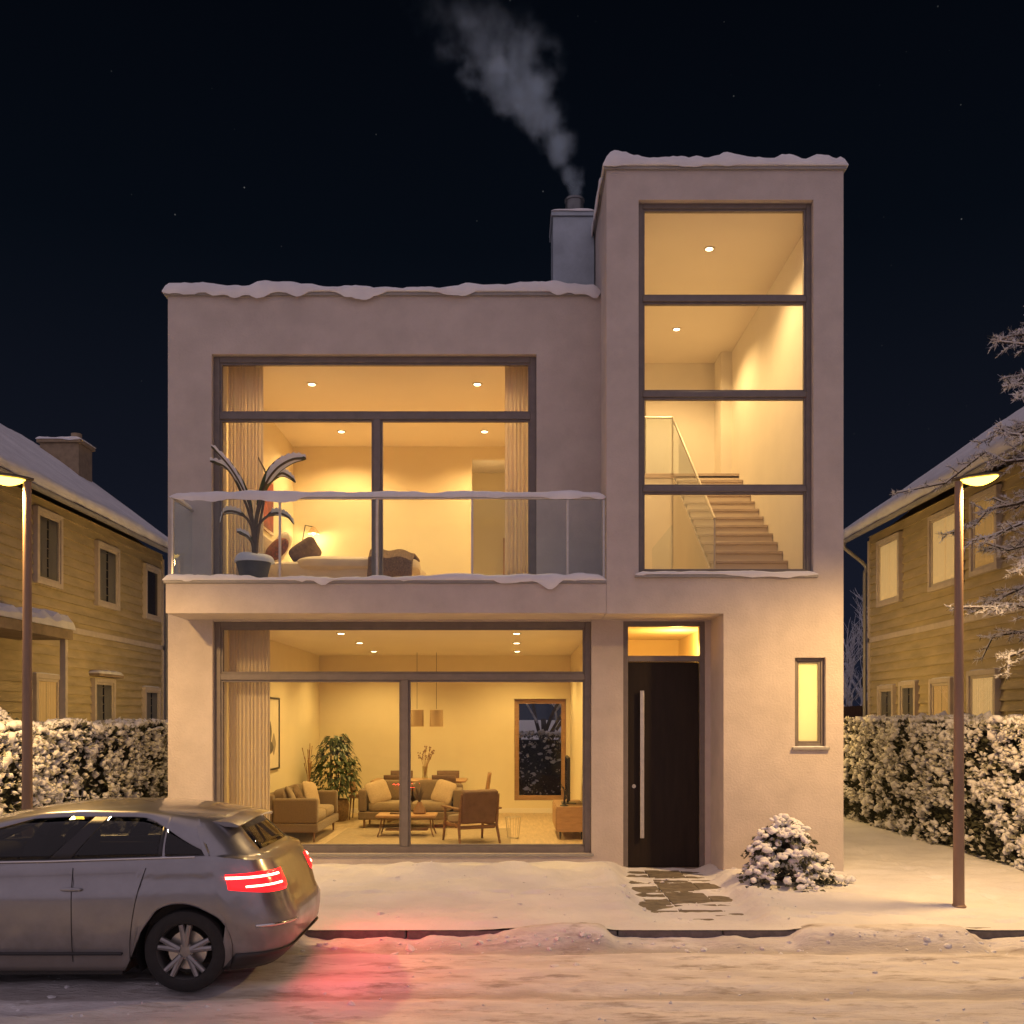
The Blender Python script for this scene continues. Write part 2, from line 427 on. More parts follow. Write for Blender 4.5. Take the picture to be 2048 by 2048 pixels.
def snow_strip(p0, p1, w, z, t, over=0.05, droop=0.05, seed=0, step=0.05, front=-1, mb=None):
    """a bank of snow lying along the line p0-p1 (xy), width w, on height z; front = side on which it hangs over"""
    mb = mb or MB()
    a = Vector((p0[0], p0[1])); b = Vector((p1[0], p1[1])); L = (b - a).length
    d = (b - a) / L; nrm = Vector((-d.y, d.x))            # left of the direction
    n = max(4, int(L / step)); rings = []
    for i in range(n + 1):
        s = L * i / n
        e = min(1.0, s / .10, (L - s) / .10); e = math.sqrt(max(0.02, e))
        q = float(fbm(s * 1.1 + seed * 7.3, seed * 3.1, 4, seed))
        q2 = float(fbm(s * 1.7 + seed * 5.3, seed * 1.7 + 9, 3, seed + 5))
        q3 = float(fbm(s * 5.0 + seed, seed + 3, 3, seed + 9))
        th = t * (1 + .70 * q + .34 * q3) * e
        ov = over * (.75 + .5 * q2) * e
        dr = droop * max(0, q2 * 2.8 + .12 + .6 * q3) * e
        lo = w / 2
        prof = [(lo, 0.0), (lo + .3 * ov, .45 * th), (lo * .85, .88 * th), (lo * .4, th * (1.02 + .1 * q3)), (0, th * 1.05), (-lo * .4, th * (1.02 - .08 * q3)),
                (-lo * .85, .93 * th), (-lo - .5 * ov, .78 * th), (-lo - ov, .45 * th), (-lo - ov, .1 * th - .4 * dr), (-lo - .8 * ov, -dr), (-lo - .35 * ov, -dr * .9), (-lo - .01, -dr * .3), (-lo + .004, 0.0)]
        c = a + d * s
        sgn = -1 if front < 0 else 1
        rings.append([(c.x + nrm.x * (v_ if sgn < 0 else -v_), c.y + nrm.y * (v_ if sgn < 0 else -v_), z + h_ + .001) for v_, h_ in prof])
    return mb.grid(rings, cv=True, caps=True)


# ------------------------------------------------------------------ camera, world, exposure
cam = bpy.data.cameras.new('camera'); cam.sensor_width = 36; cam.lens = 36 * F_PX / 2048
cam.shift_y = (HY - 1024) / 2048; cam.clip_end = 2000; cam.clip_start = .05
co = bpy.data.objects.new('camera', cam); COL.objects.link(co)
co.location = (0, 0, EYE); co.rotation_euler = (PI / 2, 0, 0)
SC.camera = co
SC.view_settings.view_transform = 'Standard'; SC.view_settings.look = 'None'; SC.view_settings.exposure = 0; SC.view_settings.gamma = 1
SC.render.engine = 'CYCLES'
SC.cycles.use_denoising = True
SC.cycles.max_bounces = 10; SC.cycles.diffuse_bounces = 5; SC.cycles.glossy_bounces = 4; SC.cycles.transmission_bounces = 6
SC.cycles.transparent_max_bounces = 24; SC.cycles.volume_bounces = 1; SC.cycles.sample_clamp_indirect = 6
SC.cycles.caustics_reflective = False; SC.cycles.caustics_refractive = False
SC.cycles.volume_step_rate = 1.0; SC.cycles.volume_max_steps = 128

W = bpy.data.worlds.new('World'); SC.world = W; W.use_nodes = True
nt = W.node_tree; nt.nodes.clear(); N, L = nt.nodes, nt.links
tc = N.new('ShaderNodeTexCoord'); sp = N.new('ShaderNodeSeparateXYZ'); L.new(tc.outputs['Generated'], sp.inputs[0])
rp = N.new('ShaderNodeValToRGB'); L.new(sp.outputs['Z'], rp.inputs['Fac'])
cr = rp.color_ramp
cr.elements[0].position = 0.0; cr.elements[0].color = (0.0105, 0.0125, 0.024, 1)
cr.elements[1].position = 0.62; cr.elements[1].color = (0.0010, 0.0018, 0.0036, 1)
e_ = cr.elements.new(0.22); e_.color = (0.0056, 0.0070, 0.0130, 1)
e_ = cr.elements.new(0.42); e_.color = (0.0019, 0.0033, 0.0064, 1)
vo = N.new('ShaderNodeTexVoronoi'); vo.inputs['Scale'].default_value = 70; L.new(tc.outputs['Generated'], vo.inputs['Vector'])
ms = N.new('ShaderNodeMapRange'); ms.inputs['From Min'].default_value = .055; ms.inputs['From Max'].default_value = .02; L.new(vo.outputs['Distance'], ms.inputs['Value'])
sc_ = N.new('ShaderNodeSeparateColor'); L.new(vo.outputs['Color'], sc_.inputs[0])
pw = N.new('ShaderNodeMath'); pw.operation = 'POWER'; pw.inputs[1].default_value = 9; L.new(sc_.outputs[0], pw.inputs[0])
mu = N.new('ShaderNodeMath'); mu.operation = 'MULTIPLY'; L.new(ms.outputs[0], mu.inputs[0]); L.new(pw.outputs[0], mu.inputs[1])
mu2 = N.new('ShaderNodeMath'); mu2.operation = 'MULTIPLY'; mu2.inputs[1].default_value = .13; L.new(mu.outputs[0], mu2.inputs[0])
ad = N.new('ShaderNodeMixRGB'); ad.blend_type = 'ADD'; ad.inputs['Fac'].default_value = 1; L.new(rp.outputs['Color'], ad.inputs['Color1']); L.new(mu2.outputs[0], ad.inputs['Color2'])
bg = N.new('ShaderNodeBackground'); L.new(ad.outputs[0], bg.inputs['Color']); bg.inputs['Strength'].default_value = 1
wo = N.new('ShaderNodeOutputWorld'); L.new(bg.outputs[0], wo.inputs['Surface'])

fill_sun = light('ambient_fill', 'SUN', (0, -10, 20), 1.12, (1.0, 0.79, 0.92), angle=R(150))
fill_sun.rotation_euler = (R(62), 0, R(-12))          # wide soft fill added from behind the camera to lift the facade

# ------------------------------------------------------------------ ground, road, kerb, pavement, path
GZ = -0.12


def sheet(name, xs, ys, hf, mat, drop=None, kind='structure'):
    X, Y = np.meshgrid(xs, ys, indexing='ij'); Z = hf(X, Y)
    m, n = X.shape
    V = np.stack([X, Y, Z], -1).reshape(-1, 3)
    i = np.arange(m * n).reshape(m, n)
    Fc = np.stack([i[:-1, :-1], i[1:, :-1], i[1:, 1:], i[:-1, 1:]], -1).reshape(-1, 4)
    if drop is not None:
        cxm = V[Fc].mean(1); Fc = Fc[~drop(cxm[:, 0], cxm[:, 1])]
    me = bpy.data.meshes.new(name); me.from_pydata(V.tolist(), [], Fc.tolist()); me.update()
    me.polygons.foreach_set('use_smooth', [True] * len(me.polygons)); me.materials.append(mat)
    o = bpy.data.objects.new(name, me); COL.objects.link(o); ORG[o] = Vector((0, 0, 0))
    return tag(o, kind=kind)


def kerb_open(X):
    """1 where the kerb face is free of snow"""
    n = .24 * fbm(X * 2.9, X * 0 + 4, 5, 3)
    a = sstep(-2.2, -1.9, X + n) * (1 - sstep(-.35, .15, X + n))
    b = sstep(.70, 1.15, X + n) * (1 - sstep(2.45, 2.95, X + n))
    c = sstep(4.2, 4.45, X + n) * (1 - sstep(5.2, 5.6, X + n))
    return np.clip(a + b + c, 0, 1)


def road_h(X, Y):
    h = GZ + .022 * fbm(X * .7, Y * 2.6, 5, 1) + .013 * fbm(X * 4.5, Y * 8, 4, 2)
    for yt, w in ((7.75, .17), (9.2, .15), (6.2, .2), (4.7, .2)):
        yy = yt + .05 * fbm(X * .4, X * 0 + yt, 2, 8)
        h = h - .034 * np.exp(-((Y - yy) / w) ** 2) + .012 * np.exp(-((np.abs(Y - yy) - .28) / .1) ** 2)
    bank = sstep(9.05, 9.47, Y)
    lift = (.150 + .03 * fbm(X * 2, Y * 2, 4, 6)) * (1 - kerb_open(X)) + .034 * kerb_open(X) * (1 + 1.3 * fbm(X * 4, Y * 3, 4, 12))
    return h + bank * lift


def yard_h(X, Y):
    h = .006 + .042 * fbm(X * .9, Y * 1.4, 4, 21) + .026 * fbm(X * 3.2, Y * 4.5, 4, 22)
    # bank swept up under the living-room wall
    mnd = np.exp(-((Y - 12.75) / .55) ** 2) * (1 - sstep(1.05, 1.50, X)) * sstep(-6, -4.5, X)
    h = h + mnd * (.085 + .16 * fbm(X * 1.5, Y * .8, 3, 31))
    mn2 = np.exp(-((Y - 11.2) / .9) ** 2) * (1 - sstep(.9, 1.45, X)) * sstep(-6, -4, X)
    h = h + mn2 * .03
    # trodden path to the door
    pc = 2.05 - .10 * (13.8 - Y) / 3
    pw_ = .56 + .05 * fbm(Y * 2, Y * 0, 3, 40)
    pm = (1 - sstep(pw_ - .10, pw_ + .16, np.abs(X - pc))) * sstep(9.62, 10.05, Y)
    foot = .045 * fbm(X * 1.5, Y * 6.0, 4, 41) + .012 * fbm(X * 9, Y * 9, 3, 45)
    trod = -.092 + foot + .045 * (1 - sstep(9.9, 11.0, Y)) 
    h = h * (1 - pm) + trod * pm
    rim = np.exp(-((np.abs(X - pc) - pw_ - .22) / .14) ** 2) * sstep(9.8, 10.4, Y) * (1 - sstep(13.0, 13.4, Y))
    h = h + .035 * rim
    # towards the kerb it rounds off
    edge = 1 - sstep(9.56, 9.80, Y)
    h = h * (1 - edge) + edge * (-.012 * kerb_open(X) + .012 * (1 - kerb_open(X)))
    # footprints and paving marks on the side path
    for k in range(16):
        fx, fy = 2.9 + k * .33, 10.05 + .14 * (k % 2) + .12 * math.sin(k * .7)
        h = h - .052 * np.exp(-(((X - fx) / .13) ** 2 + ((Y - fy) / .055) ** 2) ** 2)
    for k in range(12):
        fx, fy = 5.25 + .10 * (k % 2), 10.8 + k * .42
        h = h - .046 * np.exp(-(((X - fx) / .06) ** 2 + ((Y - fy) / .14) ** 2) ** 2)
    for k in range(9):
        fx, fy = .95 - k * .36, 11.55 + .13 * (k % 2) - .05 * k
        h = h - .046 * np.exp(-(((X - fx) / .13) ** 2 + ((Y - fy) / .055) ** 2) ** 2)
    side = sstep(4.5, 4.9, X) * (1 - sstep(6.2, 6.6, X)) * sstep(11.5, 13, Y)
    return h + side * .022 * fbm(X * 3, Y * 6, 4, 52)


def in_house(x, y):
    return ((x > -4.68) & (x < 1.32) & (y > 13.97) & (y < 21.35)) | ((x > 1.30) & (x < 4.22) & (y > 13.97) & (y < 21.35)) | ((x > 2.80) & (x < 4.22) & (y > 13.1) & (y < 14.1))


sheet('ground', np.linspace(-600, 600, 41), np.linspace(-300, 900, 41), lambda X, Y: X * 0 - .30, M_SNOWYARD)
sheet('road', np.concatenate([np.arange(-30, -7, .5), np.arange(-7, 7, .035), np.arange(7, 30.1, .5)]), np.concatenate([np.arange(-6, 5.5, .3), np.arange(5.5, 9.66, .028)]), road_h, M_ROAD)
sheet('pavement', np.concatenate([np.arange(-30, -8, .5), np.arange(-8, 8, .04), np.arange(8, 30.1, .5)]), np.concatenate([[9.535], np.arange(9.56, 14.2, .032), np.arange(14.2, 24, .12), np.arange(24, 46, .8)]), yard_h, M_SNOWYARD, in_house)
kb = MB()
for i in range(-14, 14):
    kb.box(i * 1.0 + .004, i * 1.0 + .996, 9.535, 9.70, -.32, -.018)
kb.build('kerb', M_KERB, bevel=.018, kind='structure')
pth = MB()
for i in range(7):
    for j in range(3):
        x = 1.32 + j * .48 + (.0 if i % 2 else .0); y = 9.71 + i * .60
        pth.box(x, x + .47, y, min(13.84, y + .59), -.3, -.088 + .004 * ((i * 3 + j * 5) % 3))
pth.build('path', M_PATH, bevel=.008, kind='structure')

# ------------------------------------------------------------------ the modern house
H = empty('modern_house', (0, 13.0, 0), 'white rendered modern two storey house with tall glazed stair tower and lit rooms', 'house')
YW, YT = 13.85, 13.0               # recessed wall plane, tower front plane
LW = (-4.117, 1.093, 0.13, 3.326)   # living-room window
BW = (-4.13, 0.337, 3.80, 6.996)    # bedroom window
DW = (1.53, 2.656, -0.08, 3.325)    # door and transom
TW = (1.634, 3.89, 3.84, 8.68)      # stair window
KW = (3.65, 4.05, 1.62, 2.774)      # slim window
wall = wall_panel(-4.73, 2.74, -.35, 7.79, YW, YW + .25, [LW, BW, DW, (1.22, 2.74, 3.342, 7.79)])
wall.box(-4.73, -4.50, YW + .25, 21.2, -.35, 7.79)                    # outer left wall
wall.build('wall', M_RENDER, H)
tw = wall_panel(1.22, 4.277, -.35, 9.06, YT, YT + .22, [TW, KW, (1.22, 2.73, -.35, 3.342)])
tw.box(1.22, 1.35, YT + .22, 20.9, 3.50, 9.06)
tw.box(4.10, 4.277, YT + .22, 21.2, -.35, 9.06)
tw.box(2.73, 2.86, YT + .22, YW + .25, -.35, 3.342)
tw.box(1.2205, 2.73, YT + .22, YW - .002, 3.342, 3.498)
tw.build('tower_wall', M_RENDER, H)
bw_ = wall_panel(-4.50, 4.10, -.35, 7.6, 21.2, 21.4, [(0.05, 1.135, .26, 2.39)])
bw_.build('rear_wall', M_RENDER, H)
box('balcony_slab', M_RENDER, (-4.47, 1.219, YT, YW - .001, 3.344, 3.735), H, bevel=.008)
box('balcony_edge_trim', M_COPING, (-4.49, 1.217, YT - .022, YT + .10, 3.736, 3.766), H)
# roofs and copings
box('roof', M_COPING, (-4.49, 1.21, YW + .26, 21.19, 7.28, 7.5), H)
cp = MB(); cp.box(-4.77, 1.219, YW - .04, YW + .27, 7.79, 7.835); cp.box(-4.77, -4.47, YW + .27, 21.2, 7.79, 7.835)
cp.build('coping', M_COPING, H, bevel=.004)
cp = MB(); cp.box(1.19, 4.31, YT - .035, YT + .25, 9.061, 9.10); cp.box(1.19, 1.40, YT + .25, 20.9, 9.061, 9.10); cp.box(4.08, 4.31, YT + .25, 21.2, 9.061, 9.10)
cp.build('coping', M_COPING, H, bevel=.004)
box('roof', M_COPING, (1.36, 4.09, YT + .23, 21.19, 8.86, 9.03), H)
sn = MB()
snow_strip((-4.80, YW + .115), (1.215, YW + .115), .30, 7.836, .12, .05, .085, 1, front=-1, mb=sn)
snow_strip((-4.62, 21.0), (-4.62, YW + .3), .28, 7.836, .10, .03, .03, 2, mb=sn, step=.12)
sn.build('roof_snow', M_SNOW, H)
sn = MB(); snow_strip((1.17, YT + .115), (4.33, YT + .115), .30, 9.10, .18, .05, .04, 3, mb=sn)
snow_strip((1.295, 20.8), (1.295, YT + .30), .22, 9.10, .12, .035, .10, 4, front=-1, mb=sn, step=.1)
sn.build('roof_snow', M_SNOW, H)
sn = MB(); snow_strip((-4.51, YT + .10), (1.216, YT + .10), .22, 3.767, .085, .045, .075, 5, mb=sn)
sn.build('balcony_snow', M_SNOW, H)
X_ = np.linspace(-4.42, 1.2, 60); Y_ = np.linspace(YT + .15, YW - .01, 10)
sfl = MB(); Xg, Yg = np.meshgrid(X_, Y_, indexing='ij'); sfl.grid(np.stack([Xg, Yg, 3.775 + .012 * fbm(Xg * 2, Yg * 2, 3, 5)], -1))
sfl.build('balcony_snow', M_SNOW, H)
# tower/balcony joint
# chimney
ch = box('chimney', M_CHIM, (.60, 1.205, 14.72, 15.5, 7.3, 9.32), H, bevel=.006)
cc = MB(); cc.box(.575, 1.214, 14.69, 15.53, 9.321, 9.385); cc.build('cap', M_CHIM, ch, bevel=.006)
cs = MB(); snow_strip((.57, 15.1), (1.212, 15.1), .84, 9.386, .03, .012, .012, 14, mb=cs); cs.build('snow', M_SNOW, ch)
cs = MB(); cs.lathe([(.125, 0), (.135, .02), (.135, .28), (.148, .285), (.148, .315), (.115, .317), (.112, .02)], (.93, 15.0, 9.39), 28); cs.build('flue', M_PIPE, ch)


# windows
def window(name, rect, y, fw, mullions, panes, parent, depth=.10, mat=M_FRAME, gl=M_GLASS, label=None):
    x0, x1, z0, z1 = rect
    f = MB()
    f.box(x0, x0 + fw, y, y + depth, z0, z1); f.box(x1 - fw, x1, y, y + depth, z0, z1)
    f.box(x0 + fw, x1 - fw, y, y + depth, z1 - fw, z1); f.box(x0 + fw, x1 - fw, y, y + depth, z0, z0 + fw)
    for b in mullions: f.box(b[0], b[1], y - .006, y + depth - .006, b[2], b[3])
    w = f.build(name, mat, parent, bevel=.006)
    if label: w['label'] = label
    for p in panes:
        s = .028                                   # slim sash round every pane
        q = MB(); a, b, c, d = p
        q.box(a, a + s, y + .02, y + depth - .02, c, d); q.box(b - s, b, y + .02, y + depth - .02, c, d)
        q.box(a + s, b - s, y + .02, y + depth - .02, d - s, d); q.box(a + s, b - s, y + .02, y + depth - .02, c, c + s)
        q.build('sash', mat, w, bevel=.004)
        MB().box(a + s - .005, b - s + .005, y + .045, y + .055, c + s - .005, d - s + .005).build('pane', gl, w)
    return w


x0, x1, z0, z1 = LW; fw = .085
zt = 2 - (1353 - HY) / 145.5; xm = (808 - CX) / 145.5
window('window', LW, YW + .09, fw, [(x0 + fw, x1 - fw, zt - .045, zt + .045), (xm - .05, xm + .05, z0 + fw, zt - .045)],
       [(x0 + fw, x1 - fw, zt + .045, z1 - fw), (x0 + fw, xm - .05, z0 + fw, zt - .045), (xm + .05, x1 - fw, z0 + fw, zt - .045)], H, label='wide ground floor living room window')
x0, x1, z0, z1 = BW
zt = 2 - (828 - HY) / 145.5; xm = (752 - CX) / 145.5
window('window', BW, YW + .09, fw, [(x0 + fw, x1 - fw, zt - .045, zt + .045), (xm - .05, xm + .05, z0 + fw, zt - .045)],
       [(x0 + fw, x1 - fw, zt + .045, z1 - fw), (x0 + fw, xm - .05, z0 + fw, zt - .045), (xm + .05, x1 - fw, z0 + fw, zt - .045)], H, label='wide upper bedroom window behind the balcony')
x0, x1, z0, z1 = TW; fw = .065
zz = [7.44, 6.20, 4.97]; bars = [(x0 + fw, x1 - fw, z - .036, z + .036) for z in zz]
edges = [z1 - fw] + [q for z in zz for q in (z + .036, z - .036)] + [z0 + fw]
window('window', TW, YT + .09, fw, bars, [(x0 + fw, x1 - fw, edges[2 * i + 1], edges[2 * i]) for i in range(4)], H, label='tall stair window of four stacked panes')
window('window', KW, YT + .07, .045, [], [(KW[0] + .045, KW[1] - .045, KW[2] + .045, KW[3] - .045)], H, gl=M_FROST, label='slim frosted window glowing yellow')
sl = MB(); sl.box(KW[0] - .04, KW[1] + .04, YT - .05, YT + .06, KW[2] - .035, KW[2] - .003); sl.build('window_sill', M_COPING, H, bevel=.004)
sn = MB(); snow_strip((KW[0] - .03, YT + .01), (KW[1] + .03, YT + .01), .09, KW[2] - .002, .018, .012, .01, 8, mb=sn); sn.build('sill_snow', M_SNOW, H)
sl = MB(); sl.box(TW[0] - .05, TW[1] + .05, YT - .05, YT + .085, TW[2] - .035, TW[2] - .002); sl.build('window_sill', M_COPING, H, bevel=.004)
sn = MB(); snow_strip((TW[0] - .05, YT + .02), (TW[1] + .05, YT + .02), .13, TW[2] - .001, .055, .025, .03, 9, mb=sn); sn.build('sill_snow', M_SNOW, H)
sl = MB(); sl.box(LW[0] - .03, LW[1] + .03, YW - .035, YW + .085, LW[2] - .035, LW[2] - .002); sl.build('window_sill', M_COPING, H, bevel=.004)

# rear window of the living room
window('window', (0.05, 1.135, .26, 2.39), 21.22, .07, [], [(.12, 1.065, .33, 2.32)], H, mat=M_OAK, label='narrow rear window on the snowy garden')
cas = MB()
for b in ((-.01, .05, .2, 2.45), (1.135, 1.195, .2, 2.45), (.05, 1.135, 2.39, 2.45), (.05, 1.135, .2, .26)): cas.box(b[0], b[1], 21.165, 21.215, b[2], b[3])

# door
x0, x1, z0, z1 = DW
f = MB(); zt = 2 - (1317 - HY) / 145.5
f.box(x0, x0 + .07, YW + .03, YW + .16, z0, z1); f.box(x1 - .07, x1, YW + .03, YW + .16, z0, z1)
f.box(x0 + .07, x1 - .07, YW + .03, YW + .16, z1 - .07, z1); f.box(x0 + .07, x1 - .07, YW + .03, YW + .16, zt - .04, zt + .04)
f.box(x0 + .07, x1 - .07, YW + .02, YW + .2, z0 - .03, z0 + .012)
df = f.build('door_frame', M_FRAME, H, bevel=.006)
MB().box(x0 + .065, x1 - .065, YW + .09, YW + .10, zt + .03, z1 - .065).build('pane', M_GLASS, df)
d = MB(); d.box(x0 + .075, x1 - .075, YW + .075, YW + .135, z0 + .018, zt - .045); door = d.build('door', M_DOOR, H, bevel=.004)
hx = (1284.5 - CX) / 145.5
hd = MB(); hd.box(hx - .028, hx + .028, YW - .005, YW + .022, .34, 2.37)
for z in (.55, 2.15): hd.box(hx - .015, hx + .015, YW + .022, YW + .08, z - .02, z + .02)
hd.build('door_handle', M_STEEL, door, bevel=.005)
lk = MB(); lk.lathe([(.0, -.012), (.026, -.012), (.028, -.006), (.028, 0)], (x0 + .155, YW + .075, 1.05), 16, 'y'); lk.build('lock', M_STEEL, door)

# balcony railing
rz0, rz1, ry = 3.79, 4.83, YT + .07
posts = [-4.40, -3.01, -1.75, -.516, .72, 1.19]
pm_ = MB()
for i, x in enumerate(posts):
    MB().box(x - .014, x + .014, ry - .02, ry + .02, rz0 - .05, rz1).build('railing_post', M_STEEL, H, bevel=.003)
for a, b in zip(posts[:-1], posts[1:]):
    MB().box(a + .018, b - .018, ry - .006, ry + .006, rz0 + .01, rz1 - .005).build('railing_glass', M_RGLASS, H)
MB().box(-4.406, -4.394, ry + .025, YW - .01, rz0 + .01, rz1 - .005).build('railing_glass', M_RGLASS, H)
hr = MB(); hr.box(-4.42, 1.215, ry - .022, ry + .022, rz1, rz1 + .022); hr.box(-4.42, -4.376, ry + .022, YW - .005, rz1, rz1 + .022)
hr.build('handrail', M_STEEL, H, bevel=.004)
sn = MB(); snow_strip((-4.44, ry), (1.217, ry), .06, rz1 + .022, .060, .020, .045, 11, mb=sn, step=.03)
snow_strip((-4.40, YW - .02), (-4.40, ry + .05), .05, rz1 + .022, .035, .015, .015, 12, mb=sn, step=.04)
sn.build('handrail_snow', M_SNOW, H)

SIDE_W = 215
# ---- interiors
LF, LC = 0.0, 3.30
wl = MB()
wl.box(-4.25, -4.04, YW + .251, 21.19, -.2, 7.0)                     # left room walls of both floors
wl.box(1.22, 1.349, YW + .251, 21.19, -.2, 3.499)
wl.box(-4.04, 1.22, 21.12, 21.19, -.2, .26); wl.box(-4.04, .05, 21.12, 21.19, .26, 3.3); wl.box(1.135, 1.22, 21.12, 21.19, .26, 3.3); wl.box(.05, 1.135, 21.12, 21.19, 2.39, 3.3)
wl.build('interior_wall', M_INWALL, H)
cas.build('window_casing', M_OAK, H, bevel=.004)
box('floor', M_FLOOR, (-4.04, 1.22, YW + .251, 21.12, -.2, LF), H)
box('ceiling', M_CEIL, (-4.04, 1.22, YW + .251, 21.12, LC, 3.49), H)
box('skirting_board', M_CEIL, (-4.04, 1.22, 21.105, 21.119, .001, .10), H)
UF, UC = 3.75, 7.0
box('floor', M_FLOOR, (-4.04, 1.219, YW + .251, 21.12, 3.491, UF), H)
box('ceiling', M_CEIL, (-4.04, 1.219, YW + .251, 21.12, UC, 7.2), H)
w2 = MB(); w2.box(-4.04, -.74, 18.6, 18.72, UF, UC); w2.box(-.74, .22, 18.6, 18.72, 6.78, UC); w2.box(.22, .62, 18.6, 18.72, UF, UC)
w2.box(.50, .62, YW + .251, 18.6, UF, UC); w2.box(.62, 1.219, 18.6, 18.72, UF, UC)
w2.box(-1.6, -1.5, 18.72, 21.12, UF, UC); w2.box(-1.5, 1.219, 20.6, 20.7, UF, UC)
w2.build('interior_wall', M_INWALL, H)
box('wardrobe_panel', M_OAK, (-.18, .10, 20.2, 20.59, UF, 5.6), H)
# stair hall
w3 = MB()
w3.box(2.55, 4.099, 19.2, 19.32, UF, 8.75); w3.box(1.351, 2.55, 19.2, 19.32, 8.22, 8.75); w3.box(1.351, 1.60, 19.2, 19.32, 6.35, 8.22)
w3.box(1.351, 4.099, 20.7, 20.8, UF, 8.75); w3.box(2.55, 2.67, 19.321, 20.7, UF, 8.75)
w3.box(1.351, 4.099, 18.02, 18.14, UF, 6.28)
w3.box(3.86, 4.099, 18.6, 19.2, 6.35, 8.75)
w3.build('interior_wall', M_STWALL, H)
wi = MB(); wi.box(4.06, 4.099, YT + .221, 19.2, UF, 8.75); wi.box(1.351, 1.38, YT + .221, 20.7, UF, 8.75); wi.build('interior_wall', M_STWALL, H)
box('floor', M_FLOOR, (1.351, 4.06, YT + .221, 18.02, 3.501, UF), H)
box('ceiling', M_CEIL, (1.351, 4.099, YT + .221, 20.8, 8.75, 8.85), H)
box('landing', M_TREAD, (1.381, 4.059, 18.0, 20.7, 6.281, 6.36), H)
NS = 14; rise = (6.36 - UF) / NS; run = (18.0 - 14.25) / (NS - 1)
st = empty('staircase', (3.4, 14.25, UF), parent=H)
for i in range(NS - 1):
    y = 14.25 + i * run; z = UF + (i + 1) * rise
    MB().box(2.90, 4.055, y - .025, y + run, z - .045, z).build('tread', M_TREAD, st, bevel=.006)
rs = MB()
for i in range(NS):
    y = 14.25 + i * run; z = UF + (i + 1) * rise
    rs.box(2.93, 4.055, y, y + .02, z - rise + .001, z - .046)
rs.build('riser', M_RISER, st)
# solid flank under the stairs
fl = MB(); P = []
for i in range(NS - 1):
    y = 14.25 + i * run; z = UF + (i + 1) * rise
    P.append((2.90, y, z - .25)); 
fl.add([(2.88, 14.25, UF), (2.90, 14.25, UF), (2.88, 17.99, UF), (2.90, 17.99, UF), (2.88, 17.99, 6.27), (2.90, 17.99, 6.27), (2.88, 14.25, UF + rise - .05), (2.90, 14.25, UF + rise - .05)],
       [(0, 2, 4, 6), (1, 7, 5, 3), (0, 6, 7, 1), (2, 3, 5, 4), (6, 4, 5, 7), (0, 1, 3, 2)])
fl.build('stair_flank', M_STWALL, st)
gz = MB()
a = (14.28, UF + rise); b = (18.0, 6.36)
gz.add([(2.865, a[0], a[1]), (2.865, b[0], b[1]), (2.865, b[0], b[1] + .98), (2.865, a[0], a[1] + .86), (2.877, a[0], a[1]), (2.877, b[0], b[1]), (2.877, b[0], b[1] + .98), (2.877, a[0], a[1] + .86)],
       [(0, 1, 2, 3), (4, 7, 6, 5), (0, 3, 7, 4), (1, 5, 6, 2), (3, 2, 6, 7), (0, 4, 5, 1)])
gz.build('balustrade_glass', M_RGLASS, st)
hr = MB(); hr.tube([(2.871, a[0], a[1] + .88), (2.871, b[0], b[1] + 1.0)], .022, 10); hr.tube([(2.871, 18.0, 7.36), (1.40, 18.0, 7.36)], .02, 10)
hr.tube([(2.871, a[0], UF), (2.871, a[0], a[1] + .88)], .014, 8); hr.tube([(2.871, 18.0, 6.36), (2.871, 18.0, 7.36)], .016, 8)
hr.build('balustrade_rail', M_STEEL, st)
MB().box(1.40, 2.86, 18.01, 18.022, 6.37, 7.34).build('balustrade_glass', M_RGLASS, st)
MB().box(2.28, 2.292, 14.4, 16.4, UF, UF + 1.0).build('balustrade_glass', M_RGLASS, st)
# entrance hall and the small room with the slim window
w4 = MB(); w4.box(1.351, 1.40, YW + .251, 17.0, -.1, 3.3); w4.box(2.80, 2.90, YW + .251, 17.0, -.1, 3.3); w4.box(1.40, 2.80, 16.95, 17.05, -.1, 3.3)
w4.box(2.90, 4.098, 15.2, 15.3, -.1, 3.3)
w4.build('interior_wall', M_INWALL, H)
box('ceiling', M_CEIL, (1.351, 4.099, YT + .221, 17.05, 3.30 + .21, 3.4995), H)
box('ceiling', M_CEIL, (1.40, 2.80, YW + .251, 16.95, 3.30, 3.40), H)
box('ceiling', M_CEIL, (2.87, 4.099, YT + .225, 15.2, 3.30, 3.40), H)
box('floor', M_FLOOR, (1.401, 4.099, YW + .251, 17.0, -.15, -.02), H)


# recessed downlights: fixture and the lamp in it
WARM = (1.0, 0.65, 0.215)
WARMB = (1.0, 0.635, 0.265)


def downlight(x, y, z, power, col, size=150):
    m = MB(); m.lathe([(.0, -.004), (.052, -.004), (.056, -.012), (.075, -.012), (.078, -.002), (.078, 0), (.0, 0)], (x, y, z), 20)
    dl = m.build('downlight', M_STEEL, H)
    q = MB(); q.lathe([(.0, -.017), (.045, -.016), (.050, -.0125), (.0, -.0125)], (x, y, z), 20); q.build('lamp', M_DOWN, dl)
    light('downlight_lamp', 'SPOT', (x, y, z - .03), power, col, parent=H, spot_size=R(size), spot_blend=.6, shadow_soft_size=.05)


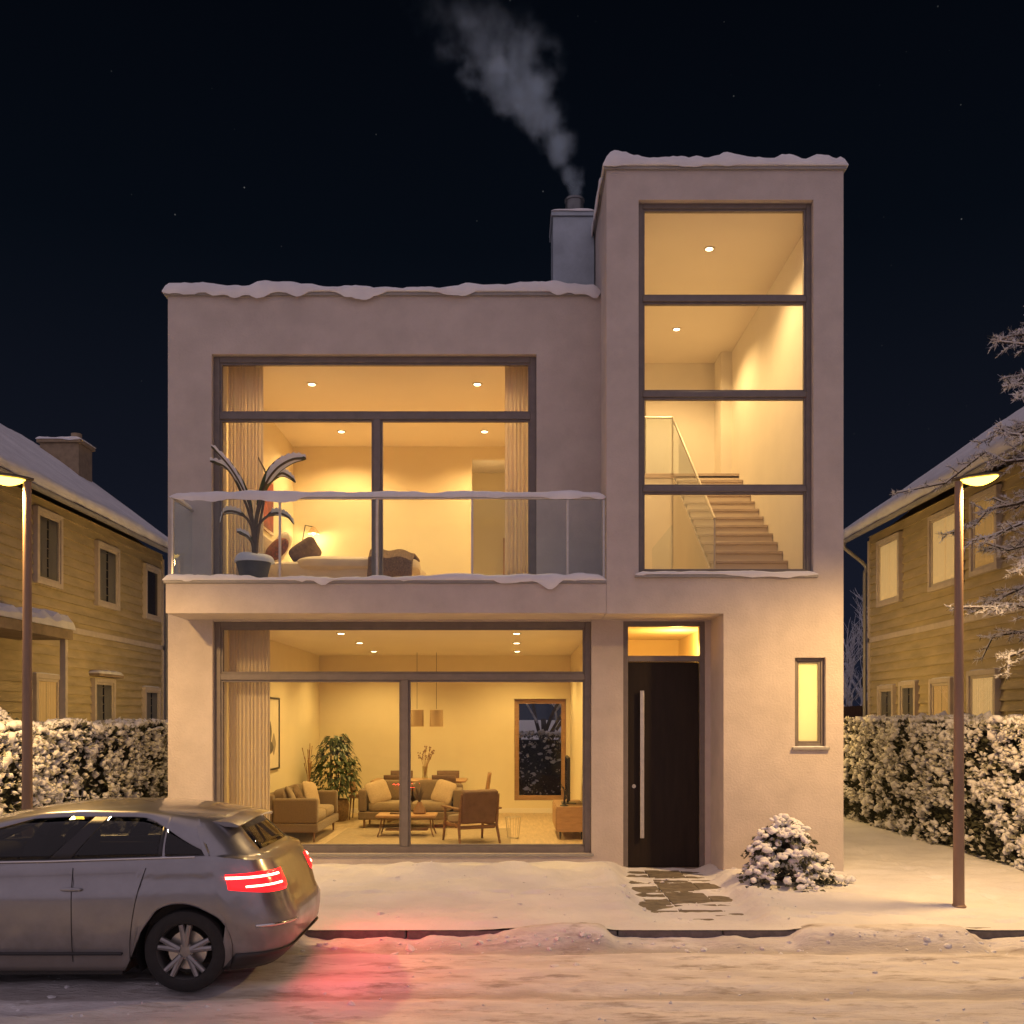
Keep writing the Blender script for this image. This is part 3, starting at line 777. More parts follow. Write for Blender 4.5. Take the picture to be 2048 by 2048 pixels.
PL = 185
for x, y in ((-2.63, 15.5), (-2.64, 17.46), (-2.70, 19.7), (.07, 15.5), (.08, 17.5), (.10, 19.7)): downlight(x, y, LC, PL, WARM)
for x, y in ((-3.0, 15.1), (-.52, 15.1), (-2.98, 17.6), (-.48, 17.6)): downlight(x, y, UC, 250, WARMB)
for x, y in ((2.84, 14.5), (2.86, 17.5)): downlight(x, y, 8.75, 350, WARMB)
light('hall_lamp', 'POINT', (2.45, 15.0, 3.0), 60, (1.0, 0.50, 0.10), parent=H, shadow_soft_size=.08)
light('corridor_fill', 'POINT', (-.4, 19.6, 6.4), 9, WARMB, parent=H, shadow_soft_size=.1)  # unseen fill added to lighten the bedroom doorway
light('small_room_lamp', 'POINT', (3.75, 14.1, 2.4), 62, (1.0, 0.70, 0.19), parent=H, shadow_soft_size=.15)

# wall lamps on the two side walls (they light the neighbours' timber and the far end of the hedges)
for sx, xw_, lab in ((1, 4.278, 'wall lamp on the right side wall'), (-1, -4.731, 'wall lamp on the left side wall')):
    m = MB(); m.box(min(xw_, xw_ + sx * .03), max(xw_, xw_ + sx * .03), 20.42, 20.58, 2.72, 2.98); wl_ = m.build('side_lamp', M_FRAME, H, bevel=.006)
    m = MB(); m.cushion((xw_ + sx * .10, 20.5, 2.85), (.06, .06, .10), e=.7, n=16, m=10); m.build('globe', M_BULB, wl_)
    light('side_lamp_bulb', 'POINT', (xw_ + sx * .24, 20.5, 2.85), SIDE_W, (1.0, 0.62, 0.19), parent=H, shadow_soft_size=.08)

# ------------------------------------------------------------------ smoke from the flue
def smoke():
    m, nt, out = new_mat('chimney_smoke')
    N, L = nt.nodes, nt.links

    def math_(op, a, b=None, c=None):
        n = N.new('ShaderNodeMath'); n.operation = op
        for i, v in enumerate((a, b, c)):
            if v is None: continue
            if isinstance(v, (int, float)): n.inputs[i].default_value = v
            else: L.new(v, n.inputs[i])
        return n.outputs[0]
    tc = N.new('ShaderNodeTexCoord'); sp = N.new('ShaderNodeSeparateXYZ'); L.new(tc.outputs['Object'], sp.inputs[0])
    x, y, z = sp.outputs
    # centre line x(z) and radius w(z), z from the flue mouth up, by curves
    def curve(pts, lo, hi, vin):
        n = N.new('ShaderNodeFloatCurve'); c = n.mapping.curves[0]
        mn = N.new('ShaderNodeMapRange'); mn.inputs['From Min'].default_value = lo; mn.inputs['From Max'].default_value = hi; L.new(vin, mn.inputs['Value'])
        while len(c.points) < len(pts): c.points.new(.5, .5)
        for p, q in zip(c.points, pts): p.location = q
        n.mapping.update(); L.new(mn.outputs[0], n.inputs['Value'])
        return n.outputs[0]
    warp = N.new('ShaderNodeTexNoise'); warp.inputs['Scale'].default_value = 1.3; warp.inputs['Detail'].default_value = 3; L.new(tc.outputs['Object'], warp.inputs['Vector'])
    ws = N.new('ShaderNodeSeparateColor'); L.new(warp.outputs['Color'], ws.inputs[0])
    amp = curve([(0, 0), (.2, .16), (1, .75)], 0, 3.4, z)
    xw = math_('ADD', x, math_('MULTIPLY', math_('SUBTRACT', ws.outputs[0], .5), amp))
    yw = math_('ADD', y, math_('MULTIPLY', math_('SUBTRACT', ws.outputs[1], .5), amp))
    cx = math_('MULTIPLY', curve([(0, 0), (.1, .02), (.21, .085), (.43, .30), (.59, .43), (.74, .57), (1, .80)], 0, 3.4, z), -2.4)
    w = curve([(0, .14), (.08, .19), (.21, .29), (.43, .50), (.59, .78), (.75, .90), (1, .95)], 0, 3.4, z)
    dx = math_('SUBTRACT', xw, cx)
    r = math_('SQRT', math_('ADD', math_('POWER', math_('ABSOLUTE', dx), 2.0), math_('POWER', math_('ABSOLUTE', yw), 2.0)))
    rn = math_('DIVIDE', r, w)
    n1 = N.new('ShaderNodeTexNoise'); n1.inputs['Scale'].default_value = 2.6; n1.inputs['Detail'].default_value = 4; n1.inputs['Roughness'].default_value = .5
    L.new(tc.outputs['Object'], n1.inputs['Vector'])
    body = math_('SUBTRACT', math_('ADD', 1.0, math_('MULTIPLY', math_('SUBTRACT', n1.outputs[0], .5), 3.8)), rn)
    ss = N.new('ShaderNodeMapRange'); ss.interpolation_type = 'SMOOTHSTEP'; ss.inputs['From Min'].default_value = 0.0; ss.inputs['From Max'].default_value = 1.25; L.new(body, ss.inputs['Value'])
    # never reaches the sides of the box round the plume
    lim = N.new('ShaderNodeMapRange'); lim.interpolation_type = 'SMOOTHSTEP'; lim.inputs['From Min'].default_value = 1.35; lim.inputs['From Max'].default_value = .8; L.new(rn, lim.inputs['Value'])
    fade = curve([(0, 1.0), (.15, .85), (.40, .60), (.54, .42), (.66, .17), (.78, .03), (1, 0)], 0, 3.4, z)
    dens = math_('MULTIPLY', math_('MULTIPLY', math_('MULTIPLY', ss.outputs[0], lim.outputs[0]), fade), SMOKE_D)
    v = N.new('ShaderNodeVolumePrincipled'); v.inputs['Color'].default_value = (.66, .84, .95, 1); v.inputs['Anisotropy'].default_value = 0.0
    L.new(dens, v.inputs['Density'])
    L.new(v.outputs[0], out.inputs['Volume'])
    b = MB(); b.box(-3.4, 1.15, 13.5, 16.5, 9.67, 13.1)
    o = b.build('smoke', m, loc=(.93, 15.0, 9.71), smooth=0)
    tag(o, 'pale wisp of smoke drifting left from the metal flue on the roof', 'smoke', kind='stuff')


SMOKE_D = 5.4
smoke()

# ------------------------------------------------------------------ curtains
def curtain(label, x0, x1, y, z0, z1, n=120, amp=.016, waves=9, seed=1, mat=M_CURT, parent=None, name='curtain', axis='x'):
    r = random.Random(seed); ph = [r.uniform(0, 6.28) for _ in range(3)]
    P = []
    for i in range(n + 1):
        u = i / n; x = x0 + (x1 - x0) * u; row = []
        for k in range(9):
            t = k / 8; z = z0 + (z1 - z0) * t
            a = amp * (.75 + .45 * (1 - t))
            off = a * (math.sin(u * waves * 2 * PI + ph[0] + .25 * math.sin(3 * t + ph[2])) + .35 * math.sin(u * waves * 4.6 * PI + ph[1]))
            row.append((x, y + off, z) if axis == 'x' else (y + off, x, z))
        P.append(row)
    loc = ((x0 + x1) / 2, y, z0) if axis == 'x' else (y, (x0 + x1) / 2, z0)
    o = MB().grid(P).build(name, mat, parent, loc=None if parent is not None else loc, smooth=80)
    md = o.modifiers.new('cloth', 'SOLIDIFY'); md.thickness = .004
    if label: tag(o, label, 'curtain')
    return o


curtain('floor length beige linen curtain at the left of the ground floor living room window', -4.02, -3.43, YW + .42, .01, 3.29, waves=11, seed=3)
curtain('sheer beige curtain at the left side of the upper bedroom window', -4.02, -3.52, YW + .40, UF + .01, 6.98, waves=10, seed=4)
curtain('sheer beige curtain at the right side of the upper bedroom window', -.10, .46, YW + .40, UF + .01, 6.98, waves=10, seed=5)


# ------------------------------------------------------------------ living room
def legs4(parent, xs, ys, z0, z1, r0, r1, mat, splay=0.0):
    for x in xs:
        for y in ys:
            sx = splay * (1 if x > sum(xs) / 2 else -1); sy = splay * (1 if y > sum(ys) / 2 else -1)
            MB().tube([(x + sx, y + sy, z0), (x, y, z1)], [r0, r1], 10).build('leg', mat, parent)


def sofa(label, loc, rot, Ls, D, seat_h=.46, arm_h=.70, back_h=.82):
    o = empty('sofa', (0, 0, 0), label, 'sofa')
    h = Ls / 2
    MB().box(-h, h, -D / 2, D / 2, .16, .30).build('base', M_SOFA, o, bevel=.02)
    MB().box(-h + .01, h - .01, D / 2 - .20, D / 2, .301, back_h - .06).build('back', M_SOFA, o, bevel=.05, seg=4)
    for s in (-1, 1):
        MB().box(s * h - (.15 if s > 0 else 0), s * h + (.15 if s < 0 else 0), -D / 2 + .01, D / 2 - .201, .301, arm_h).build('arm', M_SOFA, o, bevel=.035, seg=4)
    wc = (Ls - .32) / 2
    for s in (-1, 1):
        c = MB(); c.cushion((s * wc / 2, -.10, .385), (wc / 2 - .008, D / 2 - .13, .095), e=.22, rnd=.02, seed=s + 3); c.build('seat_cushion', M_SEATC, o)
        c = MB(); c.cushion((s * wc / 2, D / 2 - .27, .64), (wc / 2 - .01, .11, .20), Matrix.Rotation(R(-12), 3, 'X'), e=.3, rnd=.03, seed=s + 8); c.build('back_cushion', M_SOFA, o)
    legs4(o, (-h + .10, h - .10), (-D / 2 + .08, D / 2 - .08), 0, .16, .014, .022, M_WOOD)
    o.location = loc; o.rotation_euler = (0, 0, rot)
    return o


def cushion(label, loc, rot, size, mat, name='cushion', cat='cushion', group=None):
    c = MB(); c.cushion((0, 0, 0), (size / 2, size / 2, size * .16), e=.42, pinch=.72, n=28, m=14)
    o = c.build(name, mat, loc=(0, 0, 0)); o.location = loc; o.rotation_euler = rot
    return tag(o, label, cat, group)


rug = MB(); rug.box(-2.95, -.02, 15.55, 18.1, .001, .013); tag(rug.build('rug', M_RUG, loc=(-1.5, 16.8, 0), bevel=.004), 'pale flat wool rug under the coffee table and armchair', 'rug')
sofa('brown sofa along the left wall beside the linen curtain', (-3.56, 17.05, 0), R(90), 1.95, .92)
sofa('brown two seat sofa facing the street window behind the coffee table', (-1.84, 18.55, .0), 0, 1.86, .88)
cushion('plump pale cushion at the far arm of the left wall sofa', (-3.50, 17.55, .66), (R(72), R(8), R(72)), .46, M_CUSH)
cushion('patterned dark cushion leaning in the middle of the left wall sofa', (-3.60, 17.05, .64), (R(66), R(-14), R(98)), .42, M_CUSHD)
cushion('plain cushion nearest the curtain on the left wall sofa', (-3.62, 16.55, .66), (R(68), R(6), R(100)), .44, M_SEATC)
cushion('square cushion tilted against the left arm of the two seat sofa', (-2.43, 18.28, .65), (R(68), R(-14), R(28)), .42, M_CUSH)
cushion('square cushion tilted against the right arm of the two seat sofa', (-1.24, 18.28, .65), (R(68), R(14), R(-28)), .42, M_CUSH)
# coffee table
t = empty('coffee_table', (-1.77, 17.0, 0), 'low wooden coffee table with thin bent legs on the rug', 'table')
MB().box(-2.27, -1.27, 16.72, 17.28, .335, .375).build('top', M_OAK, t, bevel=.012)
MB().box(-2.12, -1.42, 16.82, 17.18, .11, .13).build('shelf', M_WOOD, t, bevel=.005)
for sx in (-1, 1):
    for sy in (-1, 1):
        MB().tube([(-1.77 + sx * .47, 17 + sy * .25, .013), (-1.77 + sx * .43, 17 + sy * .23, .12), (-1.77 + sx * .40, 17 + sy * .21, .335)], .012, 8).build('leg', M_WOOD, t)
v = empty('vase', (-1.56, 17.0, .375), 'small clay vase with dark grasses on the coffee table', 'vase')
MB().lathe([(.0, 0), (.10, 0), (.115, .02), (.09, .10), (.045, .17), (.04, .20), (.032, .20), (.036, .16), (0, .15)], (-1.56, 17.0, .375), 20).build('body', M_VASE, v)
g = MB()
for i in range(26):
    a = random.uniform(0, 6.28); l = random.uniform(.18, .34); q = random.uniform(.02, .16)
    g.tube([(-1.56, 17, .55), (-1.56 + q * .5 * math.cos(a), 17 + q * .5 * math.sin(a), .55 + l * .6), (-1.56 + q * math.cos(a), 17 + q * math.sin(a), .55 + l)], [.004, .006, .001], 5)
g.build('stems', M_STALK, v)
bk = MB(); bk.box(-2.05, -1.83, 16.9, 17.05, .376, .40); tag(bk.build('book', M_CUSHD, loc=(-1.94, 17, .376), bevel=.003), 'small dark book lying on the coffee table', 'book')

# armchair seen from behind
a = empty('armchair', (0, 0, 0), 'wooden framed armchair with brown padded back turned towards the street', 'armchair')
for s in (-1, 1):
    MB().tube([(s * .34, -.36, 0), (s * .33, -.30, .30), (s * .33, -.28, .56)], [.018, .024, .022], 10).build('leg', M_WOOD, a)
    MB().tube([(s * .34, .40, 0), (s * .32, .30, .30), (s * .31, .40, .80)], [.018, .026, .020], 10).build('leg', M_WOOD, a)
    MB().box(s * .34 - .035, s * .34 + .035, -.36, .40, .555, .585).build('arm', M_WOOD, a, bevel=.012)
    MB().box(s * .31 - .012, s * .31 + .012, -.30, .31, .27, .32).build('rail', M_WOOD, a, bevel=.004)
MB().cushion((0, -.03, .39), (.29, .33, .075), Matrix.Rotation(R(6), 3, 'X'), e=.25).build('seat', M_SEATC, a)
MB().box(-.30, .30, -.06, .06, -.27, .27, Matrix.Translation((0, .33, .60)) @ Matrix.Rotation(R(-14), 4, 'X')).build('backrest', M_LEATHER, a, bevel=.035, seg=4)
MB().box(-.295, .295, .27, .30, .245, .30).build('rail', M_WOOD, a, bevel=.004)
a.location = (-.66, 16.15, .0); a.rotation_euler = (0, 0, R(204))
# basket beside it
bs = empty('wire_basket', (.02, 16.2, .0), 'slim wire basket standing behind the armchair', 'basket')
w_ = MB()
for k in range(16):
    q = 2 * PI * k / 16; w_.tube([(.02 + .09 * math.cos(q), 16.6 + .09 * math.sin(q), .014), (.02 + .13 * math.cos(q), 16.6 + .13 * math.sin(q), .36)], .003, 5)
w_.build('wires', M_STEEL, bs)
r_ = MB()
for rr, z in ((.13, .36), (.09, .016)):
    r_.tube([(.02 + rr * math.cos(q), 16.6 + rr * math.sin(q), z) for q in np.linspace(0, 2 * PI, 25)], .005, 6, caps=False)
r_.build('rim', M_STEEL, bs)

# sideboard with the television
s = empty('sideboard', (.95, 17.1, 0), 'low wooden sideboard against the right living room wall', 'sideboard')
MB().box(.73, 1.20, 16.45, 17.9, .13, .54).build('body', M_OAK, s, bevel=.006)
for y in (16.49, 16.96, 17.43): MB().box(.715, .729, y, y + .44, .16, .51).build('door', M_OAK, s, bevel=.004)
legs4(s, (.79, 1.14), (16.53, 17.82), 0, .13, .010, .016, M_BLACK)
tv = empty('television', (.95, 17.2, .54), 'black flat television seen edge on upon the sideboard', 'television')
tvM = Matrix.Translation((.94, 17.15, 0)) @ Matrix.Rotation(R(-1), 4, 'Z')
MB().box(-.018, .03, -.52, .52, .62, 1.34, tvM).build('casing', M_BLACK, tv, bevel=.008)
MB().box(-.021, -.0185, -.50, .50, .64, 1.32, tvM).build('screen', M_SCREEN, tv)
b = MB(); b.box(-.10, .14, -.20, .20, .541, .556, tvM); b.box(-.01, .025, -.05, .05, .556, .63, tvM); b.build('stand', M_BLACK, tv, bevel=.004)
p = empty('figurine', (.86, 16.58, .54), 'small dark twig ornament at the near end of the sideboard', 'ornament')
MB().lathe([(0, 0), (.07, 0), (.075, .012), (.03, .03), (.02, .05), (0, .05)], (.86, 16.60, .5405), 16).build('base', M_BLACK, p)
g = MB()
g.tube([(.86, 16.6, .58), (.87, 16.6, .72), (.85, 16.6, .86)], [.02, .014, .008], 7)
for k in range(9):
    q = random.uniform(0, 6.28); z = random.uniform(.62, .84); g.tube([(.86, 16.6, z), (.86 + .11 * math.cos(q), 16.6 + .11 * math.sin(q), z + random.uniform(.02, .12))], [.008, .003], 5)
g.build('twigs', M_BLACK, p)

# dining table, chairs and vase behind the sofa
t = empty('dining_table', (-1.85, 20.0, 0), 'long light wood dining table behind the two seat sofa', 'table')
MB().box(-2.75, -.90, 19.55, 20.45, .735, .77).build('top', M_OAK, t, bevel=.008)
legs4(t, (-2.6, -1.05), (19.65, 20.35), 0, .735, .022, .03, M_OAK)


def dchair(label, loc, rot, mat):
    o = empty('dining_chair', (0, 0, 0), label, 'chair', 'chairs around the dining table')
    MB().cushion((0, 0, .45), (.23, .22, .035), e=.25).build('seat', mat, o)
    P = []
    for i in range(13):
        u = -1 + 2 * i / 12
        P.append([(.23 * u, .20 - .05 * u * u + .06 * t_, .50 + .40 * t_) for t_ in np.linspace(0, 1, 6)])
    bk = MB().grid(P).build('backrest', mat, o); md = bk.modifiers.new('shell', 'SOLIDIFY'); md.thickness = .03
    legs4(o, (-.18, .18), (-.17, .17), 0, .43, .011, .016, M_WOOD, .03)
    o.location = loc; o.rotation_euler = (0, 0, rot)


dchair('tan dining chair at the left end of the dining table, nearest the bushy plant', (-2.98, 19.9, 0), R(90), M_OAK)
dchair('tan dining chair leaning back at the right end of the dining table', (-.66, 20.0, 0), R(-90), M_OAK)
dchair('dark dining chair on the far side of the dining table, left of the glass vase', (-2.28, 20.62, 0), 0, M_LEATHER)
dchair('dark dining chair on the far side of the dining table, right of the glass vase', (-1.32, 20.62, 0), 0, M_LEATHER)
dchair('dark dining chair on the sofa side of the dining table, left of the glass vase', (-2.22, 19.42, 0), PI, M_LEATHER)
dchair('dark dining chair on the sofa side of the dining table, right of the glass vase', (-1.30, 19.42, 0), PI, M_LEATHER)
v = empty('flower_vase', (-1.73, 20.0, .77), 'glass vase of dried flowers on the dining table', 'vase')
MB().lathe([(0, 0), (.06, 0), (.065, .02), (.05, .10), (.06, .26), (.055, .26), (.045, .10), (.055, .02), (0, .012)], (-1.73, 20, .771), 20).build('body', M_VASEG, v)
g = MB(); h_ = MB()
for i in range(22):
    q = random.uniform(0, 6.28); rr = random.uniform(.05, .24); l = random.uniform(.42, .68)
    tip = (-1.73 + rr * math.cos(q), 20 + rr * math.sin(q), .79 + l)
    g.tube([(-1.73, 20, .80), (-1.73 + rr * .35 * math.cos(q), 20 + rr * .35 * math.sin(q), .79 + l * .55), tip], [.003, .003, .002], 5)
    for k in range(4):
        h_.cushion((tip[0] + random.uniform(-.03, .03), tip[1] + random.uniform(-.03, .03), tip[2] + random.uniform(-.05, .03)), (.013, .013, .018), e=1, n=6, m=4)
g.build('stems', M_DRY, v); h_.build('blossoms', M_VASE, v)
# pendant lamps
for x, lab in ((-1.885, 'drum shade pendant lamp over the dining table, the one nearer the bushy plant'), (-1.50, 'drum shade pendant lamp over the dining table, the one nearer the rear window')):
    p = empty('pendant_lamp', (x, 20.0, 3.3), lab, 'lamp', 'pair of pendant lamps')
    MB().tube([(x, 20, 3.29), (x, 20, 2.17)], .004, 6).build('cord', M_BLACK, p)
    sh = MB(); sh.lathe([(.13, 2.15), (.135, 1.82), (.130, 1.82), (.125, 2.145), (0, 2.15)], (x, 20, 0), 28); sh.build('lamp_shade', M_SHADE, p)
    df_ = MB(); df_.lathe([(0, 1.83), (.125, 1.83), (.125, 1.822), (0, 1.822)], (x, 20, 0), 28); df_.build('diffuser', emis('pendant_diffuser_' + str(x)[-1], (1, .72, .36), 2.2), p)
    light('pendant_bulb', 'SPOT', (x, 20, 1.80), 14, WARM, parent=p, spot_size=R(120), spot_blend=.5, shadow_soft_size=.1)


# big bushy plant
def leaf_cloud(pts, mb, size=(.07, .13), droop=.5, rr=random):
    for (p, out) in pts:
        l = rr.uniform(*size); w = l * rr.uniform(.38, .55)
        d = Vector(out) + Vector((rr.uniform(-.5, .5), rr.uniform(-.5, .5), rr.uniform(-.3, .4))); d.normalize()
        s = d.cross(Vector((rr.uniform(-.3, .3), rr.uniform(-.3, .3), 1))); s = s.normalized() if s.length > .01 else Vector((1, 0, 0))
        up = s.cross(d)
        p = Vector(p)
        a = p; b = p + d * l * .45 + up * l * .12; c = p + d * l * .95 - Vector((0, 0, l * droop))
        mb.add([a, b + s * w / 2, c, b - s * w / 2, b - up * l * .05, ], [(0, 1, 4), (1, 2, 4), (2, 3, 4), (3, 0, 4)])


p = empty('house_plant', (-3.42, 19.5, 0), 'large bushy green plant in a woven basket in the back corner of the living room', 'plant')
MB().lathe([(0, 0), (.20, 0), (.25, .08), (.27, .30), (.25, .42), (.23, .42), (.24, .30), (0, .30)], (-3.42, 19.5, 0), 24).build('basket', M_BASKET, p)
g = MB()
for k in range(5):
    q = k * 1.26; g.tube([(-3.42 + .05 * math.cos(q), 19.5 + .05 * math.sin(q), .3), (-3.42 + .12 * math.cos(q), 19.5 + .12 * math.sin(q), .9), (-3.42 + .1 * math.cos(q + .6), 19.5 + .1 * math.sin(q + .6), 1.5)], [.016, .012, .006], 6)
g.build('stem', M_STALK, p)
lp = []
for k in range(620):
    t_ = random.random() ** .9; z = .50 + 1.15 * t_
    rmax = .40 * (1 - .62 * max(0, (t_ - .45) / .55) ** 1.3) * (.86 + .3 * random.random()); q = random.uniform(0, 6.28); rad = rmax * math.sqrt(random.uniform(.25, 1))
    lp.append(((-3.42 + rad * math.cos(q), 19.5 + rad * math.sin(q), z), (math.cos(q), math.sin(q), -.1)))
g = MB(); leaf_cloud(lp, g, (.11, .19), .45); g.build('foliage', M_PLANT, p, smooth=0)
p = empty('floor_vase', (-3.78, 19.0, 0), 'tall vase of dry grass stems against the left living room wall', 'vase')
MB().lathe([(0, 0), (.09, 0), (.12, .15), (.11, .40), (.06, .55), (.05, .60), (.04, .60), (.05, .50), (0, .45)], (-3.78, 18.75, 0), 20).build('body', M_VASE, p)
g = MB()
for k in range(18):
    q = random.uniform(0, 6.28); rr = random.uniform(.02, .14); l = random.uniform(.5, .95)
    g.tube([(-3.78, 18.75, .5), (-3.78 + rr * .4 * math.cos(q), 18.75 + rr * .4 * math.sin(q), .6 + l * .6), (-3.78 + rr * math.cos(q), 18.75 + rr * math.sin(q), .6 + l)], [.004, .004, .008], 5)
g.build('stems', M_DRY, p)

# framed picture on the left wall (generic ink wash)
pf = empty('picture', (-4.04, 16.55, 1.2), 'tall framed black ink picture on the left living room wall', 'picture')
f = MB(); x = -4.035
f.box(x, x + .03, 15.75, 15.78, 1.12, 2.34); f.box(x, x + .03, 17.36, 17.39, 1.12, 2.34); f.box(x, x + .03, 15.78, 17.36, 2.31, 2.34); f.box(x, x + .03, 15.78, 17.36, 1.12, 1.15)
f.build('frame', M_BLACK, pf)
MB().box(x, x + .012, 15.78, 17.36, 1.15, 2.31).build('paper', M_PAPER, pf)
ink = MB(); ink.cushion((x + .014, 16.62, 1.75), (.004, .22, .22), e=.8, rnd=.3, seed=2); ink.cushion((x + .014, 16.70, 1.50), (.004, .30, .16), e=.9, rnd=.3, seed=5); ink.build('ink_shape', M_INK, pf)
ink = MB(); ink.cushion((x + .013, 17.02, 1.55), (.003, .14, .16), e=.9, rnd=.3, seed=9); ink.build('wash_shape', M_INKG, pf)

# ------------------------------------------------------------------ bedroom
b = empty('bed', (-2.6, 16.0, UF), 'low bed with cream linen seen from its side in the upper bedroom', 'bed')
MB().box(-3.98, -1.55, 15.15, 16.95, UF + .12, UF + .34).build('base', M_HEADB, b, bevel=.03)
c = MB(); c.cushion((-2.75, 16.05, UF + .46), (1.22, .90, .16), e=.18, rnd=.01, n=40); c.build('mattress', M_LINEN, b)
c = MB(); c.cushion((-2.35, 16.03, UF + .57), (.92, .97, .14), e=.35, rnd=.05, n=44, m=16, seed=5); c.build('duvet', M_LINEN, b)
MB().box(-4.035, -3.93, 15.05, 17.05, UF + .1, UF + 1.15).build('headboard', M_HEADB, b, bevel=.03)
legs4(b, (-3.85, -1.68), (15.25, 16.85), UF, UF + .12, .03, .03, M_WOOD)
def pillow(label, loc, rot, sx, sy, mat):
    c = MB(); c.cushion((0, 0, 0), (sx / 2, sy / 2, .12), e=.42, pinch=.7, n=28, m=14)
    o = c.build('pillow', mat, loc=(0, 0, 0)); o.location = loc
    o.rotation_euler = rot if not isinstance(rot, Matrix) else rot.to_euler()
    tag(o, label, 'pillow')
pillow('large pale pillow propped against the bed headboard', (-3.68, 15.95, UF + .92), (R(8), R(-58), 0), .55, .75, M_LINEN)
pillow('small red and black patterned pillow at the near edge of the bed', (-3.60, 15.42, UF + .82), (R(12), R(-48), R(10)), .42, .42, M_CUSHR)
pillow('dark zigzag pillow standing at a tilt on the bed', (-3.20, 15.60, UF + .80), Matrix.Rotation(R(-40), 3, 'Z') @ Matrix.Rotation(R(-48), 3, 'Y') @ Matrix.Rotation(R(38), 3, 'Z'), .46, .46, M_CUSHD)
# throw
P = []
for i in range(25):
    u = i / 24; x = -2.16 + .66 * u; row = []
    for k in range(30):
        t_ = k / 29; y = 14.98 + 2.1 * t_
        z = UF + .735 - .0 + .03 * math.sin(7 * t_ + 3 * u) + .02 * math.sin(11 * u + 2 * t_)
        if t_ < .10: z -= (.10 - t_) * 4.2; y = 15.03
        row.append((x + .06 * math.sin(5 * t_), y, z))
    P.append(row)
th = MB().grid(P).build('throw_blanket', M_THROW, loc=(-1.85, 16, UF + .7)); md = th.modifiers.new('wool', 'SOLIDIFY'); md.thickness = .025
tag(th, 'brown knitted throw blanket spread across the foot of the bed', 'blanket')
wlmp = empty('wall_lamp', (-3.55, 18.6, 5.3), 'small lit reading lamp on the bedroom back wall above the pillows', 'lamp')
lx, ly, lz = at(627, 1068, 18.35)
MB().tube([(lx - .22, 18.59, lz - .10), (lx - .22, 18.45, lz - .10), (lx - .15, 18.35, lz + .16), (lx, 18.35, lz + .13)], .010, 8).build('arm', M_BLACK, wlmp)
MB().lathe([(0, .13), (.03, .13), (.05, .10), (.12, 0), (.112, 0), (.045, .09), (0, .10)], (lx, 18.35, lz), 20).build('lamp_shade', M_SHADE, wlmp)
MB().cushion((lx, 18.35, lz + .03), (.05, .05, .05), e=1, n=12, m=8).build('bulb', M_BULB, wlmp)
light('reading_bulb', 'POINT', (lx, 18.33, lz - .05), 16, WARMB, parent=wlmp, shadow_soft_size=.05)
pf = empty('picture', (-4.04, 16.7, 5.2), 'small red framed picture on the left bedroom wall', 'picture')
MB().box(-4.038, -4.01, 16.1, 16.95, 5.05, 5.95).build('frame', M_OAK, pf, bevel=.004)
MB().box(-4.009, -4.004, 16.15, 16.90, 5.10, 5.90).build('print', M_ARTRED, pf)

# ------------------------------------------------------------------ balcony plant
bp_ = empty('balcony_plant', (-3.43, 13.45, 3.79), 'snow dusted broad leaved plant in a grey pot on the balcony', 'plant')
px0 = (-3.45, 13.45)
MB().lathe([(0, 0), (.155, 0), (.165, .01), (.225, .26), (.235, .30), (.22, .30), (.21, .26), (0, .26)], (px0[0], px0[1], 3.79), 28).build('pot', M_POT, bp_)
sn = MB()
rings = []
for i in range(9):
    t_ = i / 8; ring = []
    for j in range(28):
        q = 2 * PI * j / 28; rad = .262 * math.cos(t_ * PI / 2) ** .45 * (1 + .05 * math.sin(3 * q + 1)); ring.append((px0[0] + rad * math.cos(q), px0[1] + rad * math.sin(q), 4.065 + (.12 + .015 * math.sin(2 * q)) * math.sin(t_ * PI / 2)))
    rings.append(ring)
sn.grid(rings, cv=True, caps=True); sn.build('pot_snow', M_SNOW, bp_)


def bpt(zx, zy, dy):
    return Vector(at(zx / 4.2 + 400, zy / 4.2 + 860, 13.45 + dy))


def catmull(pts, n=8):
    pts = [Vector(p) for p in pts]; out = []
    q = [pts[0] * 2 - pts[1]] + pts + [pts[-1] * 2 - pts[-2]]
    for i in range(1, len(q) - 2):
        for k in range(n):
            t = k / n; a, b, c, d = q[i - 1:i + 3]
            out.append(.5 * ((2 * b) + (c - a) * t + (2 * a - 5 * b + 4 * c - d) * t * t + (3 * b - a - 3 * c + d) * t ** 3))
    out.append(pts[-1]); return out


LEAVES = [  # path (zoom pixels), depth drift, start of blade, width, snow start
    ([(455, 1040), (440, 740), (375, 520), (250, 310), (95, 140)], -.16, .26, .17, .45),
    ([(450, 1040), (430, 760), (320, 470), (220, 320), (85, 262)], .10, .28, .13, .5),
    ([(462, 1040), (470, 740), (540, 480), (640, 330), (770, 250), (890, 238)], -.14, .25, .19, .42),
    ([(466, 1040), (480, 740), (570, 470), (670, 370), (740, 385), (803, 440)], .12, .28, .13, .52),
    ([(452, 1040), (440, 840), (390, 740), (300, 690), (205, 695), (168, 790)], -.12, .42, .10, .45),
    ([(470, 1040), (490, 820), (560, 730), (645, 700), (730, 725), (788, 790)], -.14, .42, .10, .45),
    ([(452, 1040), (440, 960), (400, 895), (310, 855)], -.10, .4, .09, .5),
    ([(466, 1040), (500, 800), (560, 420), (490, 232)], .08, .75, .02, 2),
]
stalk = MB()
